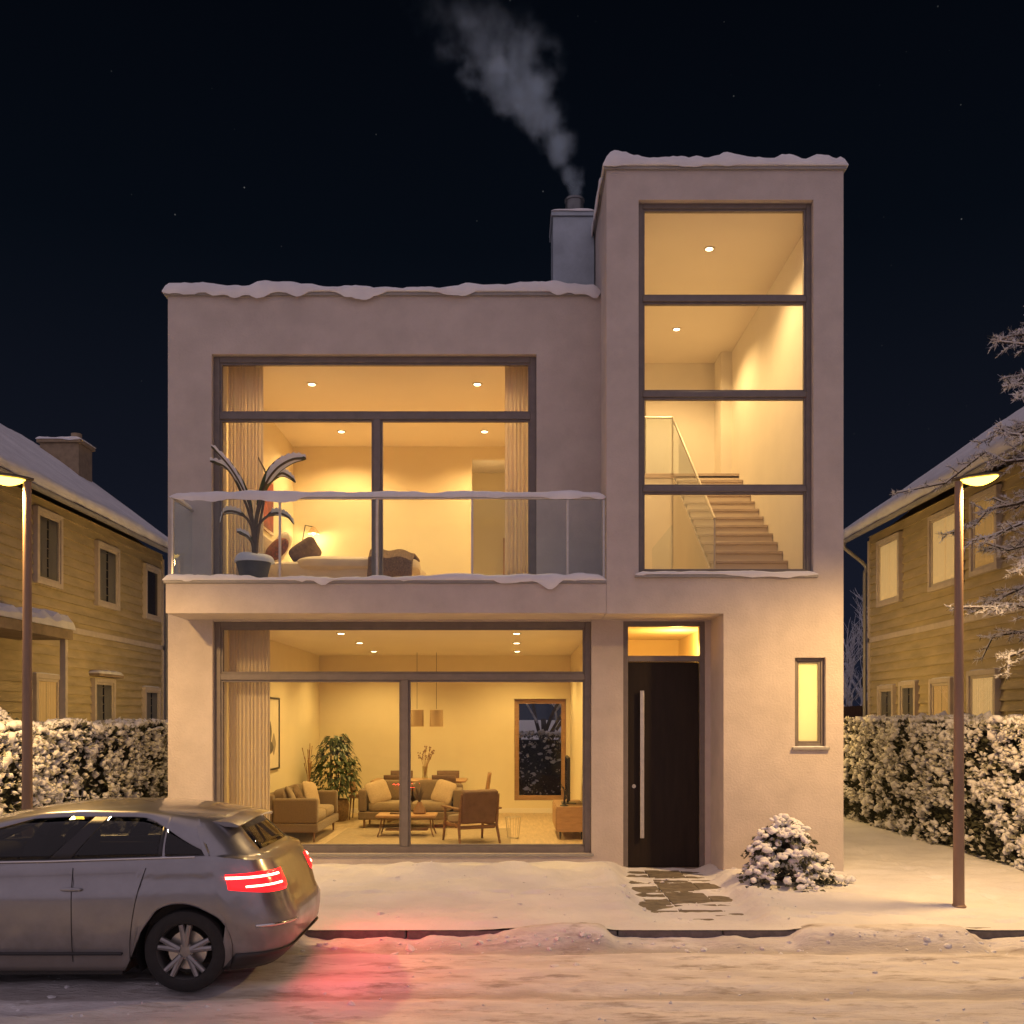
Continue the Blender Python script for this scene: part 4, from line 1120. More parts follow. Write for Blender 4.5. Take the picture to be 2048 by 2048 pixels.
for path, dy, s0, wd, ss_ in LEAVES:
    pts = [bpt(p[0], p[1], dy * i / (len(path) - 1)) for i, p in enumerate(path)]
    c = catmull(pts, 9); n = len(c)
    stalk.tube(c, [.020 * (1 - .75 * i / n) + .003 for i in range(n)], 7)
    rings = []; srings = []
    for i, p in enumerate(c):
        u = i / (n - 1)
        if u < s0: continue
        v_ = (u - s0) / (1 - s0)
        w_ = wd * (math.sin(PI * min(1, v_ * .93 + .05)) ** .6) * (1 - .25 * v_)
        t_ = (c[min(i + 1, n - 1)] - c[max(i - 1, 0)]).normalized()
        side = t_.cross(Vector((0, 0, 1)))
        side = Vector((0, 1, 0)) if side.length < .05 else side.normalized()
        side = (side + Vector((.0, .0, .85)) * (1 if t_.x > 0 else -1)).normalized()
        up = side.cross(t_); up = up if up.z > 0 else -up; w_ *= 1.15
        rings.append([p - side * w_ / 2 + up * w_ * .16, p - side * w_ * .25 + up * w_ * .1, p, p + side * w_ * .25 + up * w_ * .1, p + side * w_ / 2 + up * w_ * .16])
        if u > ss_:
            e = math.sqrt(min(1, (u - ss_) / .08, (1.02 - u) / .06)); hh = .034 * e * (1 + .35 * math.sin(i * 1.9 + path[1][0]))
            ww = max(.018, w_ * .42) * e; up = Vector((0, -.25, 1)).normalized()
            srings.append([p - side * ww + up * .010, p - side * ww * .8 + up * (hh * 1.0 + .01), p + up * (hh * 1.5 + .01), p + side * ww * .8 + up * (hh + .01), p + side * ww + up * .010, p + up * .004])
    lf = MB().grid(rings).build('leaf', M_BANANA, bp_, smooth=60); md = lf.modifiers.new('blade', 'SOLIDIFY'); md.thickness = .004
    if len(srings) > 2:
        MB().grid(srings, cv=True, caps=True).build('snow', M_SNOW, lf, smooth=70)
stalk.build('stalk', M_STALK, bp_)

# ------------------------------------------------------------------ neighbour houses
def clapboard(mb, x, sgn, y0, y1, z0, z1, step=.185):
    """lapped boards on the plane X=x; sgn = direction the wall faces"""
    n = int((z1 - z0) / step) + 1; prof = []
    for i in range(n):
        z = z0 + i * step
        prof.append((x + sgn * .056, z - .004)); prof.append((x + sgn * .006, min(z1, z + step)))
    mb.grid([[(p[0], y0, p[1]) for p in prof], [(p[0], y1, p[1]) for p in prof]])
    mb.box(min(x, x - sgn * .2), max(x, x - sgn * .2), y0, y1, z0, z1)


def gable_end(mb, xa, xb, y, sgn, zt, xr, zr):
    mb.add([(xa, y, -.3), (xb, y, -.3), (xb, y, zt), (xr, y, zr), (xa, y, zt)], [(0, 1, 2, 3, 4)])


def side_window(root, x, sgn, y0, y1, z0, z1, style, hood=False, label=None):
    """window in a wall on plane X=x facing sgn: frame, pane, curtain"""
    f = MB(); d = .10; t = .09
    xa, xb = (x + sgn * .015, x + sgn * .125)
    lo, hi = min(xa, xb), max(xa, xb)
    f.box(lo, hi, y0 - t, y0, z0 - t, z1 + t); f.box(lo, hi, y1, y1 + t, z0 - t, z1 + t)
    f.box(lo, hi, y0, y1, z1, z1 + t); f.box(lo, hi, y0, y1, z0 - t, z0)
    w = f.build('window', M_TRIM, root, bevel=.006)
    if label: w['label'] = label
    s = .05; lo2, hi2 = sorted((x + sgn * .02, x + sgn * .094)); q = MB()
    q.box(lo2, hi2, y0, y0 + s, z0, z1); q.box(lo2, hi2, y1 - s, y1, z0, z1); q.box(lo2, hi2, y0 + s, y1 - s, z1 - s, z1); q.box(lo2, hi2, y0 + s, y1 - s, z0, z0 + s)
    q.build('sash', M_TRIM, w, bevel=.004)
    if style == 'dark':
        lo3, hi3 = sorted((x + sgn * .052, x + sgn * .06)); MB().box(lo3, hi3, y0 + s - .004, y1 - s + .004, z0 + s - .004, z1 - s + .004).build('pane', M_DARKPANE, w)
    else:
        mat = {'lit': M_LITCURT, 'dim': M_LITCURT2, 'net': M_NCURT}[style]
        lo3, hi3 = sorted((x + sgn * .0495, x + sgn * .052)); MB().box(lo3, hi3, y0 + s - .004, y1 - s + .004, z0 + s - .004, z1 - s + .004).build('room_backing', {'lit': M_LITCURT2, 'dim': M_DARKPANE, 'net': M_DARKPANE}[style], w)
        lo3, hi3 = sorted((x + sgn * .082, x + sgn * .088)); MB().box(lo3, hi3, y0 + s - .004, y1 - s + .004, z0 + s - .004, z1 - s + .004).build('pane', M_GLASS, w)
        hw_ = (y1 - y0) * (.455 if style == 'net' else .49)
        for ya_, yb_ in ((y0 + s, y0 + hw_), (y1 - hw_, y1 - s)):
            curtain(None, ya_, yb_, x + sgn * .066, z0 + s, z1 - s, n=60, amp=.0075, waves=max(4, int((y1 - y0) * 5)), seed=int(y0 * 10), mat=mat, parent=w, name='window_curtain', axis='y')
    if hood:
        lo4, hi4 = sorted((x + sgn * .01, x + sgn * .26)); MB().box(lo4, hi4, y0 - .2, y1 + .2, z1 + t + .03, z1 + t + .09).build('hood', M_BOARD, w, bevel=.006)
        m = MB(); xx = x + sgn * .13; snow_strip((xx, y0 - .2), (xx, y1 + .2), .24, z1 + t + .091, .06, .03, .03, 33, mb=m, front=1 if sgn > 0 else -1); m.build('hood_snow', M_SNOW, w)
    else:
        m = MB(); xx = x + sgn * (.055); snow_strip((xx, y0 - t + .01), (xx, y1 + t - .01), .06, z1 + t + .001, .02, .012, .008, int(abs(y0) * 7), mb=m); m.build('snow', M_SNOW, w)
    return w


def neighbour(name, label, sgn, xw, xe, ze, xr, zr, y0, y1, wins):
    """sgn: +1 wall faces +X (house on the left)"""
    root = empty(name, (xw, (y0 + y1) / 2, 0), label, 'house')
    mb = MB(); clapboard(mb, xw, sgn, y0, y1, -.3, ze + .1)
    mb.build('wall', M_SIDING, root, smooth=0)
    xb = xr + (xr - xw)
    g = MB()
    for y in (y0 + .01, y1 - .01):
        g.add([(xw - sgn * .02, y, -.3), (xb, y, -.3), (xb, y, ze), (xr, y, zr - .12), (xw - sgn * .02, y, ze)], [(0, 1, 2, 3, 4)])
    g.box(min(xb, xb + sgn * .1), max(xb, xb + sgn * .1), y0, y1, -.3, ze)
    g.build('gable_wall', M_SIDING, root, smooth=0)
    lo, hi = sorted((xw + sgn * .006, xw + sgn * .066))
    MB().box(lo, hi, y0, y1, 3.72, 3.84).build('storey_band', M_TRIM, root, bevel=.008)
    for yy in (y1 - .12,): MB().box(lo, hi, yy, yy + .12, -.3, ze - .02).build('corner_board', M_TRIM, root, bevel=.006)
    # roof deck, soffit, gutter, snow
    sl = (zr - ze) / (xr - xe); ya, yb = y0 - .35, y1 + .35
    rf = MB(); xe2 = xr + (xr - xe)
    rf.add([(xe, ya, ze), (xr, ya, zr), (xe2, ya, ze), (xe2, ya, ze + .13), (xr, ya, zr + .13), (xe, ya, ze + .13), (xe, yb, ze), (xr, yb, zr), (xe2, yb, ze), (xe2, yb, ze + .13), (xr, yb, zr + .13), (xe, yb, ze + .13)],
           [(0, 1, 4, 5), (1, 2, 3, 4), (6, 11, 10, 7), (7, 10, 9, 8), (0, 6, 7, 1), (1, 7, 8, 2), (5, 4, 10, 11), (4, 3, 9, 10), (0, 5, 11, 6), (2, 8, 9, 3)])
    roof = rf.build('roof', M_BOARD, root, smooth=0)
    gt = MB(); rings = []
    for y in (ya, yb):
        rings.append([(xe + sgn * .06 + .07 * math.cos(q), y, ze + .02 + .07 * math.sin(q)) for q in np.linspace(PI, 2 * PI, 9)] + [(xe + sgn * .06 + .055 * math.cos(q), y, ze + .02 + .055 * math.sin(q)) for q in np.linspace(2 * PI, PI, 9)])
    gt.grid(rings, cv=True, caps=True); gt.build('gutter', M_COPING, roof)
    dp = MB(); xd = xw + sgn * .09
    dp.tube(catmull([(xe + sgn * .06, y1 + .12, ze - .04), (xe + sgn * .04, y1 + .12, ze - .16), (xd, y1 + .10, ze - .55), (xd, y1 + .10, ze - .75)], 5) + [Vector((xd, y1 + .10, -.2))], .045, 10); dp.build('downpipe', M_COPING, root)
    # snow on the slope
    sn = MB(); n = int((yb - ya) / .09); rings = []
    nx, nz = -sl / math.hypot(1, sl) * (1 if xr > xe else -1), 1 / math.hypot(1, sl)
    for i in range(n + 1):
        y = ya + (yb - ya) * i / n; e = math.sqrt(min(1, max(.02, min(i, n - i) * .09 / .14)))
        q = float(fbm(y * .8, xw, 4, 60)); q2 = float(fbm(y * 2.2, xw, 3, 61))
        T = .17 * (1 + .45 * q) * e; ov = .07 + .05 * q2
        ring = [(xe + sgn * .0, ze + .131)]
        ring += [(xe + sgn * ov, ze + .10 - .04 * (1 + q2)), (xe + sgn * (ov + .05), ze + .15), (xe + sgn * (ov + .02), ze + .13 + T * .75)]
        for k in range(1, 14):
            u = k / 13; xx = xe + (xr - xe) * u; zz = ze + .131 + (zr - ze) * u
            und = T * (1.05 + .25 * float(fbm(xx * .9, y * .9, 3, 66)))
            ring.append((xx + nx * und * .3, y, zz + und))
        ring = [(r_[0], y, r_[-1]) for r_ in ring]
        for k in range(12, -1, -2):
            u = k / 13; ring.append((xe2 + (xr - xe2) * u, y, ze + .131 + (zr - ze) * u + T))
        ring.append((xe2, y, ze + .131)); ring.append((xr, y, zr + .10))
        rings.append(ring)
    sn.grid(rings, cv=True, caps=True); sn.build('roof_snow', M_SNOW, root, smooth=70)
    for wdef in wins: side_window(root, xw, sgn, *wdef)
    return root, roof


LH, LR = neighbour('neighbour_house', 'timber clad house with snowy gable roof and chimney beyond the left hedge', 1, -9.0, -8.5, 6.08, -12.0, 8.62, 12.0, 25.9,
    [(18.95, 19.85, 4.62, 5.88, 'net'), (21.72, 22.75, 4.50, 5.72, 'net'), (24.55, 25.45, 4.50, 5.66, 'dark'), (18.9, 19.8, .9, 2.74, 'dim'), (21.55, 22.5, .1, 2.76, 'net', True), (24.5, 25.4, .9, 2.66, 'net'), (15.6, 16.6, 4.62, 5.9, 'net')])
RH, RR_ = neighbour('neighbour_house', 'timber clad house with lit windows behind the frosty tree on the right', -1, 8.3, 7.8, 6.10, 11.3, 8.52, 12.0, 23.35,
    [(21.4, 22.55, 4.55, 5.85, 'lit'), (18.55, 19.75, 4.55, 5.85, 'lit'), (17.1, 17.95, 4.6, 5.85, 'dim'), (21.75, 22.5, .9, 2.62, 'net'), (20.55, 21.25, .9, 2.66, 'net'), (18.9, 19.7, .1, 2.66, 'dim'), (17.15, 18.05, .9, 2.74, 'lit'), (14.2, 15.2, .9, 2.74, 'net')])
chm = MB().box(-11.72, -10.75, 25.0, 25.8, 6.9, 8.82).build('chimney', M_BRICK, LR, bevel=.01)
MB().box(-11.78, -10.69, 24.94, 25.86, 8.821, 8.90).build('cap', M_BRICK, chm, bevel=.01)
m = MB(); snow_strip((-11.80, 25.4), (-10.67, 25.4), .92, 8.901, .085, .03, .04, 71, mb=m); m.build('snow', M_SNOW, chm)
m = MB(); m.lathe([(.13, 8.90), (.13, 9.16), (.10, 9.16), (.10, 8.92)], (-11.0, 25.45, 0), 16); m.build('flue', M_BRICK, chm)
# porch on the left house
pc = MB(); pc.box(-8.97, -7.95, 15.0, 18.25, 3.40, 3.58); pr = pc.build('porch', M_BOARD, LH, bevel=.01)
m = MB(); snow_strip((-8.45, 14.95), (-8.45, 18.3), 1.05, 3.581, .24, .05, .04, 72, mb=m, front=1); m.build('snow', M_SNOW, pr)
for y in (15.15, 18.1): MB().box(-8.1, -8.0, y - .05, y + .05, -.3, 3.4).build('post', M_TRIM, pr)


# ------------------------------------------------------------------ blobs, hedges, shrubs, trees
def ico():
    import bmesh
    bm = bmesh.new(); bmesh.ops.create_icosphere(bm, subdivisions=2, radius=1)
    V = np.array([v.co[:] for v in bm.verts]); F = np.array([[v.index for v in f.verts] for f in bm.faces]); bm.free(); return V, F


def ico1():
    import bmesh
    bm = bmesh.new(); bmesh.ops.create_icosphere(bm, subdivisions=1, radius=1)
    V = np.array([v.co[:] for v in bm.verts]); F = np.array([[v.index for v in f.verts] for f in bm.faces]); bm.free(); return V, F


ICO2, ICO1 = ico(), ico1()


def rand_rot(n, rng):
    q = rng.normal(size=(n, 4)); q /= np.linalg.norm(q, axis=1)[:, None]; w, x, y, z = q.T
    return np.stack([np.stack([1 - 2 * (y * y + z * z), 2 * (x * y - z * w), 2 * (x * z + y * w)], -1), np.stack([2 * (x * y + z * w), 1 - 2 * (x * x + z * z), 2 * (y * z - x * w)], -1), np.stack([2 * (x * z - y * w), 2 * (y * z + x * w), 1 - 2 * (x * x + y * y)], -1)], -2)


def blobs(P, size, rng, base=ICO1, lump=.22, squash=(.62, 1.0)):
    """lumps of snow at P: irregular, flattened downwards"""
    V, F = base; n = len(P)
    S = size[:, None] * rng.uniform(.6, 1.35, (n, 3))
    Rm = rand_rot(n, rng)
    L_ = V[None] * (1 + lump * rng.normal(size=(n, len(V), 1)))
    X = np.einsum('nij,nkj->nki', Rm, L_ * S[:, None, :])
    X[:, :, 2] *= rng.uniform(*squash, (n, 1))
    X += P[:, None, :]
    Fa = (F[None] + (np.arange(n) * len(V))[:, None, None]).reshape(-1, F.shape[1])
    return X.reshape(-1, 3), Fa


def np_mesh(name, V, F, mat, parent, smooth=True):
    org = np.array(ORG[parent])
    me = bpy.data.meshes.new(name); me.from_pydata((V - org).tolist(), [], F.tolist()); me.update()
    if smooth: me.polygons.foreach_set('use_smooth', [True] * len(me.polygons))
    me.materials.append(mat)
    o = bpy.data.objects.new(name, me); COL.objects.link(o); o.parent = parent; ORG[o] = Vector(org)
    return o


def leaf_quads(P, Nn, size, rng):
    """dark folded leaves at P looking roughly along Nn"""
    n = len(P)
    d = Nn + rng.normal(size=(n, 3)) * .8; d /= np.linalg.norm(d, axis=1)[:, None]
    t = np.cross(d, rng.normal(size=(n, 3))); t /= np.linalg.norm(t, axis=1)[:, None]
    u = np.cross(d, t)
    l = size[:, None]
    a = P; b = P + d * l * .5 + t * l * .32 + u * l * .08; c = P + d * l; e = P + d * l * .5 - t * l * .32 + u * l * .08
    V = np.stack([a, b, c, e], 1).reshape(-1, 3); i = np.arange(n)[:, None] * 4
    F = np.concatenate([i + np.array([[0, 1, 2]]), i + np.array([[0, 2, 3]])])
    return V, F


def hedge(label, x0, x1, y0, y1, z1, face, seed, dens=120, near=1.0):
    """clipped hedge box x0..x1, y0..y1; face = -1/+1 the long side seen from the path"""
    rng = np.random.default_rng(seed)
    root = empty('hedge', ((x0 + x1) / 2, (y0 + y1) / 2, 0), label, 'hedge')
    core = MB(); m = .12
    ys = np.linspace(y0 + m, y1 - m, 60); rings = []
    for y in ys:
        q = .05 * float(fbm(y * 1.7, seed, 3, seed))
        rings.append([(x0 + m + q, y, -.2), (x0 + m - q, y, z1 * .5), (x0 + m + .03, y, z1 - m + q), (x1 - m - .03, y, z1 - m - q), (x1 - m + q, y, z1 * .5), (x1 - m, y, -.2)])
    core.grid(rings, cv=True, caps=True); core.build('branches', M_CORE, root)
    Ly, Lx = y1 - y0, x1 - x0
    xf = x0 if face < 0 else x1; xo = x1 if face < 0 else x0

    def surf(n, what):
        u = rng.uniform(0, 1, n); v = rng.uniform(0, 1, n)
        if what == 'side': P = np.stack([np.full(n, xf), y0 + Ly * u ** 1.25, -.03 + (z1 - .02) * v], -1); Nn = np.tile([face, 0, .15], (n, 1))
        elif what == 'top': P = np.stack([x0 + Lx * v, y0 + Ly * u ** 1.15, np.full(n, z1)], -1); Nn = np.tile([0, 0, 1.0], (n, 1))
        elif what == 'end': P = np.stack([x0 + Lx * u, np.full(n, y0), z1 * v], -1); Nn = np.tile([0, -1.0, .15], (n, 1))
        else: P = np.stack([np.full(n, xo), y0 + Ly * u, z1 * v], -1); Nn = np.tile([-face, 0, .15], (n, 1))
        w = fbm(P[:, 1] * 1.6 + P[:, 0] * 1.3, P[:, 2] * 1.6 + P[:, 0], 4, seed + 3) * .11
        P = P + Nn * (w[:, None] - .03)
        return P, Nn
    A = Ly * z1
    sets = [('side', int(A * dens)), ('top', int(Ly * Lx * dens * 1.1)), ('end', int(Lx * z1 * dens)), ('back', int(A * dens * .25))]
    SP, SS, LP_, LN, LS = [], [], [], [], []; FP, FN, FS = [], [], []
    for what, n in sets:
        P, Nn = surf(n, what)
        cov = fbm(P[:, 1] * 4.2 + P[:, 0] * 3.1, P[:, 2] * 4.2, 3, seed + 9)
        keep = (cov > -.30) if what == 'top' else (cov + .55 * (P[:, 2] / z1 - .5) > -.10)
        size = rng.uniform(.018, .060, n) * (1.25 if what == 'top' else 1)
        big = rng.uniform(size=n) < .10; size = np.where(big, size * 1.5, size)
        SP.append(P[keep] + Nn[keep] * .02 + np.array([0, 0, .012])); SS.append(size[keep])
        P3, N3 = surf(int(n * 2.2), what)
        cov = fbm(P3[:, 1] * 4.2 + P3[:, 0] * 3.1, P3[:, 2] * 4.2, 3, seed + 9); k3 = cov + .4 * (P3[:, 2] / z1 - .5) + rng.normal(size=len(P3)) * .25 > -.12
        FP.append(P3[k3] + N3[k3] * .005); FN.append((N3 + np.array([0, 0, .35]))[k3]); FS.append(rng.uniform(.045, .11, k3.sum()))
        P2, N2 = surf(int(n * 1.5), what)
        LP_.append(P2 - N2 * .05 ); LN.append(N2); LS.append(rng.uniform(.05, .11, len(P2)))
    V, F = leaf_quads(np.concatenate(LP_), np.concatenate(LN), np.concatenate(LS), rng); np_mesh('leaves', V, F, M_LEAFDK, root, False)
    V, F = blobs(np.concatenate(SP), np.concatenate(SS), rng, lump=.30, squash=(.5, 1.0)); np_mesh('snow', V, F, M_SNOW, root)
    V, F = leaf_quads(np.concatenate(FP), np.concatenate(FN), np.concatenate(FS), rng); np_mesh('frosted_leaves', V, F, M_FROSTLEAF, root, False)
    return root


hedge('snow covered clipped hedge along the right side path', 6.63, 7.70, 11.6, 24.5, 1.93, -1, 101, dens=190)
hedge('snow covered clipped hedge left of the modern house behind the passing car', -7.3, -6.1, 11.6, 21.5, 1.86, 1, 102, dens=170)
hedge('dark snow topped hedge across the rear garden, seen through the living room', -3.0, 4.6, 25.2, 26.2, 1.55, 1, 103, dens=60)


def shrub(label, c, rad, h, seed):
    rng = np.random.default_rng(seed); rr = random.Random(seed)
    root = empty('shrub', c, label, 'shrub')
    SP, SS = [], []; LP_, LN, LS = [], [], []; st = MB()
    n = 52
    for k in range(n):
        t = k / (n - 1); z = .10 + (h - .14) * t ** 1.15
        prof = rad * (1 - .80 * t ** 1.1)
        az = k * 2.39996 + rr.uniform(-.3, .3)
        rl = prof * rr.uniform(.55, 1.06)
        tip = Vector((c[0] + rl * math.cos(az), c[1] + rl * .8 * math.sin(az), c[2] + z + rr.uniform(-.03, .05)))
        st.tube([(c[0], c[1], c[2] + z * .5), ((c[0] + tip.x) / 2, (c[1] + tip.y) / 2, c[2] + z * .9), tip], [.010, .007, .003], 5)
        d = Vector((math.cos(az), math.sin(az), -.25))
        s = Vector((-math.sin(az), math.cos(az), 0))
        pad = rr.uniform(.12, .20) * (1 - .35 * t)
        for f in range(rr.randint(11, 15)):
            o = rr.uniform(-1, 1); fw = rr.uniform(-1.2, .55)
            p = tip + s * o * pad + d * fw * pad + Vector((0, 0, -.05 * abs(o) + .015))
            SP.append(p); SS.append(rr.uniform(.026, .052))
        for f in range(36):
            o = rr.uniform(-1.1, 1.1); fw = rr.uniform(-1.6, 1.0)
            LP_.append(tip + s * o * pad + d * fw * pad + Vector((0, 0, -.04 - rr.random() * .09))); LN.append((d + Vector((0, 0, -.5)) + s * o)); LS.append(rr.uniform(.04, .08))
    V, F = blobs(np.array([p[:] for p in SP]), np.array(SS), rng, base=ICO2, lump=.09, squash=(.55, .9)); np_mesh('snow_clumps', V, F, M_SNOW, root)
    V, F = leaf_quads(np.array([p[:] for p in LP_]), np.array([p[:] for p in LN]), np.array(LS), rng); np_mesh('foliage', V, F, M_LEAFDK, root, False)
    st.build('branches', M_BARK, root)


shrub('low evergreen shrub heaped with snow right of the front door', (3.26, 12.05, -.02), .74, .80, 5)
shrub('small frosted bush peeping over the left hedge', (-6.95, 13.6, 1.25), .5, .85, 9)


def frosty_tree(label, base, h, seed, spread=.5, depth=5, twig=M_FROSTY):
    rr = random.Random(seed); root = empty('frosty_tree', base, label, 'tree', None)
    tr, tw_ = MB(), MB(); nd = []

    def grow(p, d, l, r, k):
        q = p + d * l; mid = p + d * l * .5 + Vector((rr.uniform(-1, 1), rr.uniform(-1, 1), rr.uniform(-.5, .5))) * l * .07
        (tr if k >= depth - 1 else tw_).tube([p, mid, q], [r, r * .85, r * .68], 6 if k >= depth - 1 else 4, caps=False)
        if k <= 0: return
        for j in range(rr.randint(3, 4)):
            s = Vector((rr.gauss(0, 1), rr.gauss(0, 1), rr.gauss(.15, .6))).normalized()
            e = (d + s * spread * rr.uniform(.9, 1.6)); e.z += .15; e.normalize()
            st_ = p + (q - p) * rr.uniform(.45, 1.0)
            grow(st_, e, l * rr.uniform(.58, .80), r * .55, k - 1)
    grow(Vector(base), Vector((0, 0, 1)), h * .36, h * .018, depth)
    tr.build('trunk', M_BARK, root); tw_.build('crown', twig, root)
    return root


frosty_tree('frost covered tree beyond the fence in the gap beside the right house', (11.6, 33.0, -.2), 7.5, 3)
frosty_tree('slender frosty tree in the gap just behind the modern house', (9.6, 29.5, -.2), 5.2, 4)
frosty_tree('bare frosted tree in the rear garden behind the living room window', (.9, 29.0, -.2), 6.0, 6)
frosty_tree('smaller bare frosted tree beside another in the rear garden', (2.3, 31.5, -.2), 5.5, 8)
fe = empty('wooden_fence', (9, 27.4, 0), 'dark wooden board fence in the gap behind the side path', 'fence')
bb = MB()
for i in range(34):
    x = 5.2 + i * .16; bb.box(x, x + .15, 27.4, 27.43, -.3, 2.30 + .01 * ((i * 7) % 3))
bb.build('boards', M_FENCE, fe)
for i in range(4): MB().box(5.3 + i * 1.7, 5.42 + i * 1.7, 27.44, 27.54, -.3, 2.25).build('post', M_FENCE, fe)
bush = None


def frosty_conifer(label, base, h, seed):
    """big spruce, snow on its needled branches"""
    rr = random.Random(seed); rng = np.random.default_rng(seed)
    root = empty('frosty_conifer', base, label, 'tree')
    tr = MB(); B = Vector(base); tr.tube([B, B + Vector((.05, 0, h * .5)), B + Vector((0, 0, h))], [.17, .11, .02], 12); tr.build('trunk', M_BARK, root)
    br = MB(); sb = MB(); NP, NN_, NS_ = [], [], []; DP, DN, DS = [], [], []; SP, SS = [], []
    z = 3.1; k = 0
    while z < h - .15:
        u = z / h; Lb = min(2.2, max(.2, (h - z) * .46))
        for j in range(4):
            az = k * 2.4 + j * 1.571 + rr.uniform(-.35, .35); l = Lb * rr.uniform(.72, 1.12)
            if math.cos(az) > .75 and rr.random() < .7: continue           # far from the path side: thinner
            d = Vector((math.cos(az), math.sin(az), 0))
            p0 = B + Vector((0, 0, z)); pts = [p0 + d * l * t + Vector((0, 0, (.10 * t - .42 * t * t + .20 * t ** 3) * l)) + Vector((rr.gauss(0, .05), rr.gauss(0, .05), rr.gauss(0, .06))) * t * l for t in np.linspace(0, 1, 7)]
            br.tube(pts, [.030 * (1 - .80 * t) for t in np.linspace(0, 1, 7)], 6)
            sb.tube([q + Vector((0, 0, .022)) for q in pts], [.026 * (1 - .5 * t) for t in np.linspace(0, 1, 7)], 6, flat=.7)
            nt_ = int(l / .13)
            for i in range(2, nt_ + 1):
                t = i / nt_; f = t * 6; a = int(min(5, f)); p = pts[a].lerp(pts[a + 1], f - a)
                for sd in (-1, 1):
                    tl = (.46 * (1 - t) + .14) * rr.uniform(.5, 1.25) * min(1, l)
                    s = Vector((-d.y, d.x, 0)) * sd
                    td = (s * .8 + d * .62 + Vector((0, 0, rr.uniform(-.55, .35)))).normalized()
                    q = p + td * tl
                    br.tube([p, q], [.006, .002], 4)
                    nn = max(3, int(tl / .020))
                    for m_ in range(nn):
                        w = (m_ + .5) / nn; r0 = p.lerp(q, w)
                        for e in range(3):
                            nd = (td * .75 + Vector((rr.gauss(0, 1), rr.gauss(0, 1), rr.gauss(.1, .9))) * .8).normalized()
                            dk = e == 0 and rr.random() < .55; (DP if dk else NP).append(r0[:]); (DN if dk else NN_).append(nd[:]); (DS if dk else NS_).append(rr.uniform(.04, .10))
                        if rr.random() < .34: SP.append((r0 + Vector((0, 0, .012)))[:]); SS.append(rr.uniform(.010, .024))
        z += rr.uniform(.22, .34) if z < 8.6 else .7; k += 1

    def needles(P, D, S):
        P, D, S = np.array(P), np.array(D), np.array(S); n = len(P)
        t = np.cross(D, rng.normal(size=(n, 3))); t /= np.linalg.norm(t, axis=1)[:, None]
        V = np.stack([P - t * .005, P + t * .005, P + D * S[:, None] + t * .002, P + D * S[:, None] - t * .002], 1).reshape(-1, 3)
        return V, np.arange(n)[:, None] * 4 + np.array([[0, 1, 2, 3]])
    br.build('branches', M_BARK, root); sb.build('snow_clumps', M_SNOW, root)
    V, F = needles(NP, NN_, NS_); np_mesh('crown', V, F, M_SNOW, root, False)
    V, F = needles(DP, DN, DS); np_mesh('needles', V, F, M_LEAFDK, root, False)
    V, F = blobs(np.array(SP), np.array(SS), rng); np_mesh('snow', V, F, M_SNOW, root)


frosty_conifer('tall conifer with frosted drooping branches beside the right street lamp', (8.1, 13.6, -.2), 10.7, 12)


# ------------------------------------------------------------------ street lamps
def street_lamp(label, x, y, h, sgn):
    o = empty('street_lamp', (x, y, 0), label, 'street lamp', 'street lamps')
    MB().tube([(x, y, -.1), (x, y, .9), (x, y, h - .02)], [.058, .055, .040], 20).build('pole', M_POLE, o)
    MB().lathe([(.075, -.05), (.075, .02), (.060, .035), (.058, .05)], (x, y, 0), 20).build('base_collar', M_POLE, o)
    tilt = Matrix.Translation((x + sgn * .20, y, h + .02)) @ Matrix.Rotation(-sgn * R(7), 4, 'Y')
    hd = MB(); rings = []
    for i in range(15):
        u = -1 + 2 * i / 14; w = .085 * (max(0, 1 - u ** 4)) ** .5 + .004
        rings.append([tilt @ Vector((u * .27 * 1.0, w * math.cos(q), .012 + (.034 if math.sin(q) > 0 else .014) * math.sin(q) * (1 - .5 * u * u))) for q in [2 * PI * k / 16 for k in range(16)]])
    hd.grid(rings, cv=True, caps=True); hd.build('lamp_head', M_LHEAD, o)
    ln = MB(); rings = []
    for i in range(13):
        u = -1 + 2 * i / 12; w = .066 * (max(0, 1 - u ** 4)) ** .5 + .003
        rings.append([tilt @ Vector((sgn * .02 + u * .20, w * math.cos(q), -.004 + (.008 if math.sin(q) > 0 else .075 * (1 - u * u) + .004) * math.sin(q))) for q in [2 * PI * k / 14 for k in range(14)]])
    ln.grid(rings, cv=True, caps=True); ln.build('lens', M_LENS, o)
    sn = MB(); snow_strip((x - sgn * .05, y), (x + sgn * .46, y), .12, h + .055, .03, .01, .0, 90 + sgn, mb=sn); 
    light('lamp_bulb', 'SPOT', (x + sgn * .20, y - .02, h - .11), LAMP_W, (1.0, 0.59, 0.20), parent=o, spot_size=R(172), spot_blend=.65, shadow_soft_size=.10)
    return o


LAMP_W = 1000
street_lamp('lit street lamp on a brown pole before the right hedge, arm pointing right', 4.70, 10.6, 4.50, 1)
street_lamp('lit street lamp on a brown pole behind the car, arm pointing left', -5.10, 10.6, 4.50, -1)


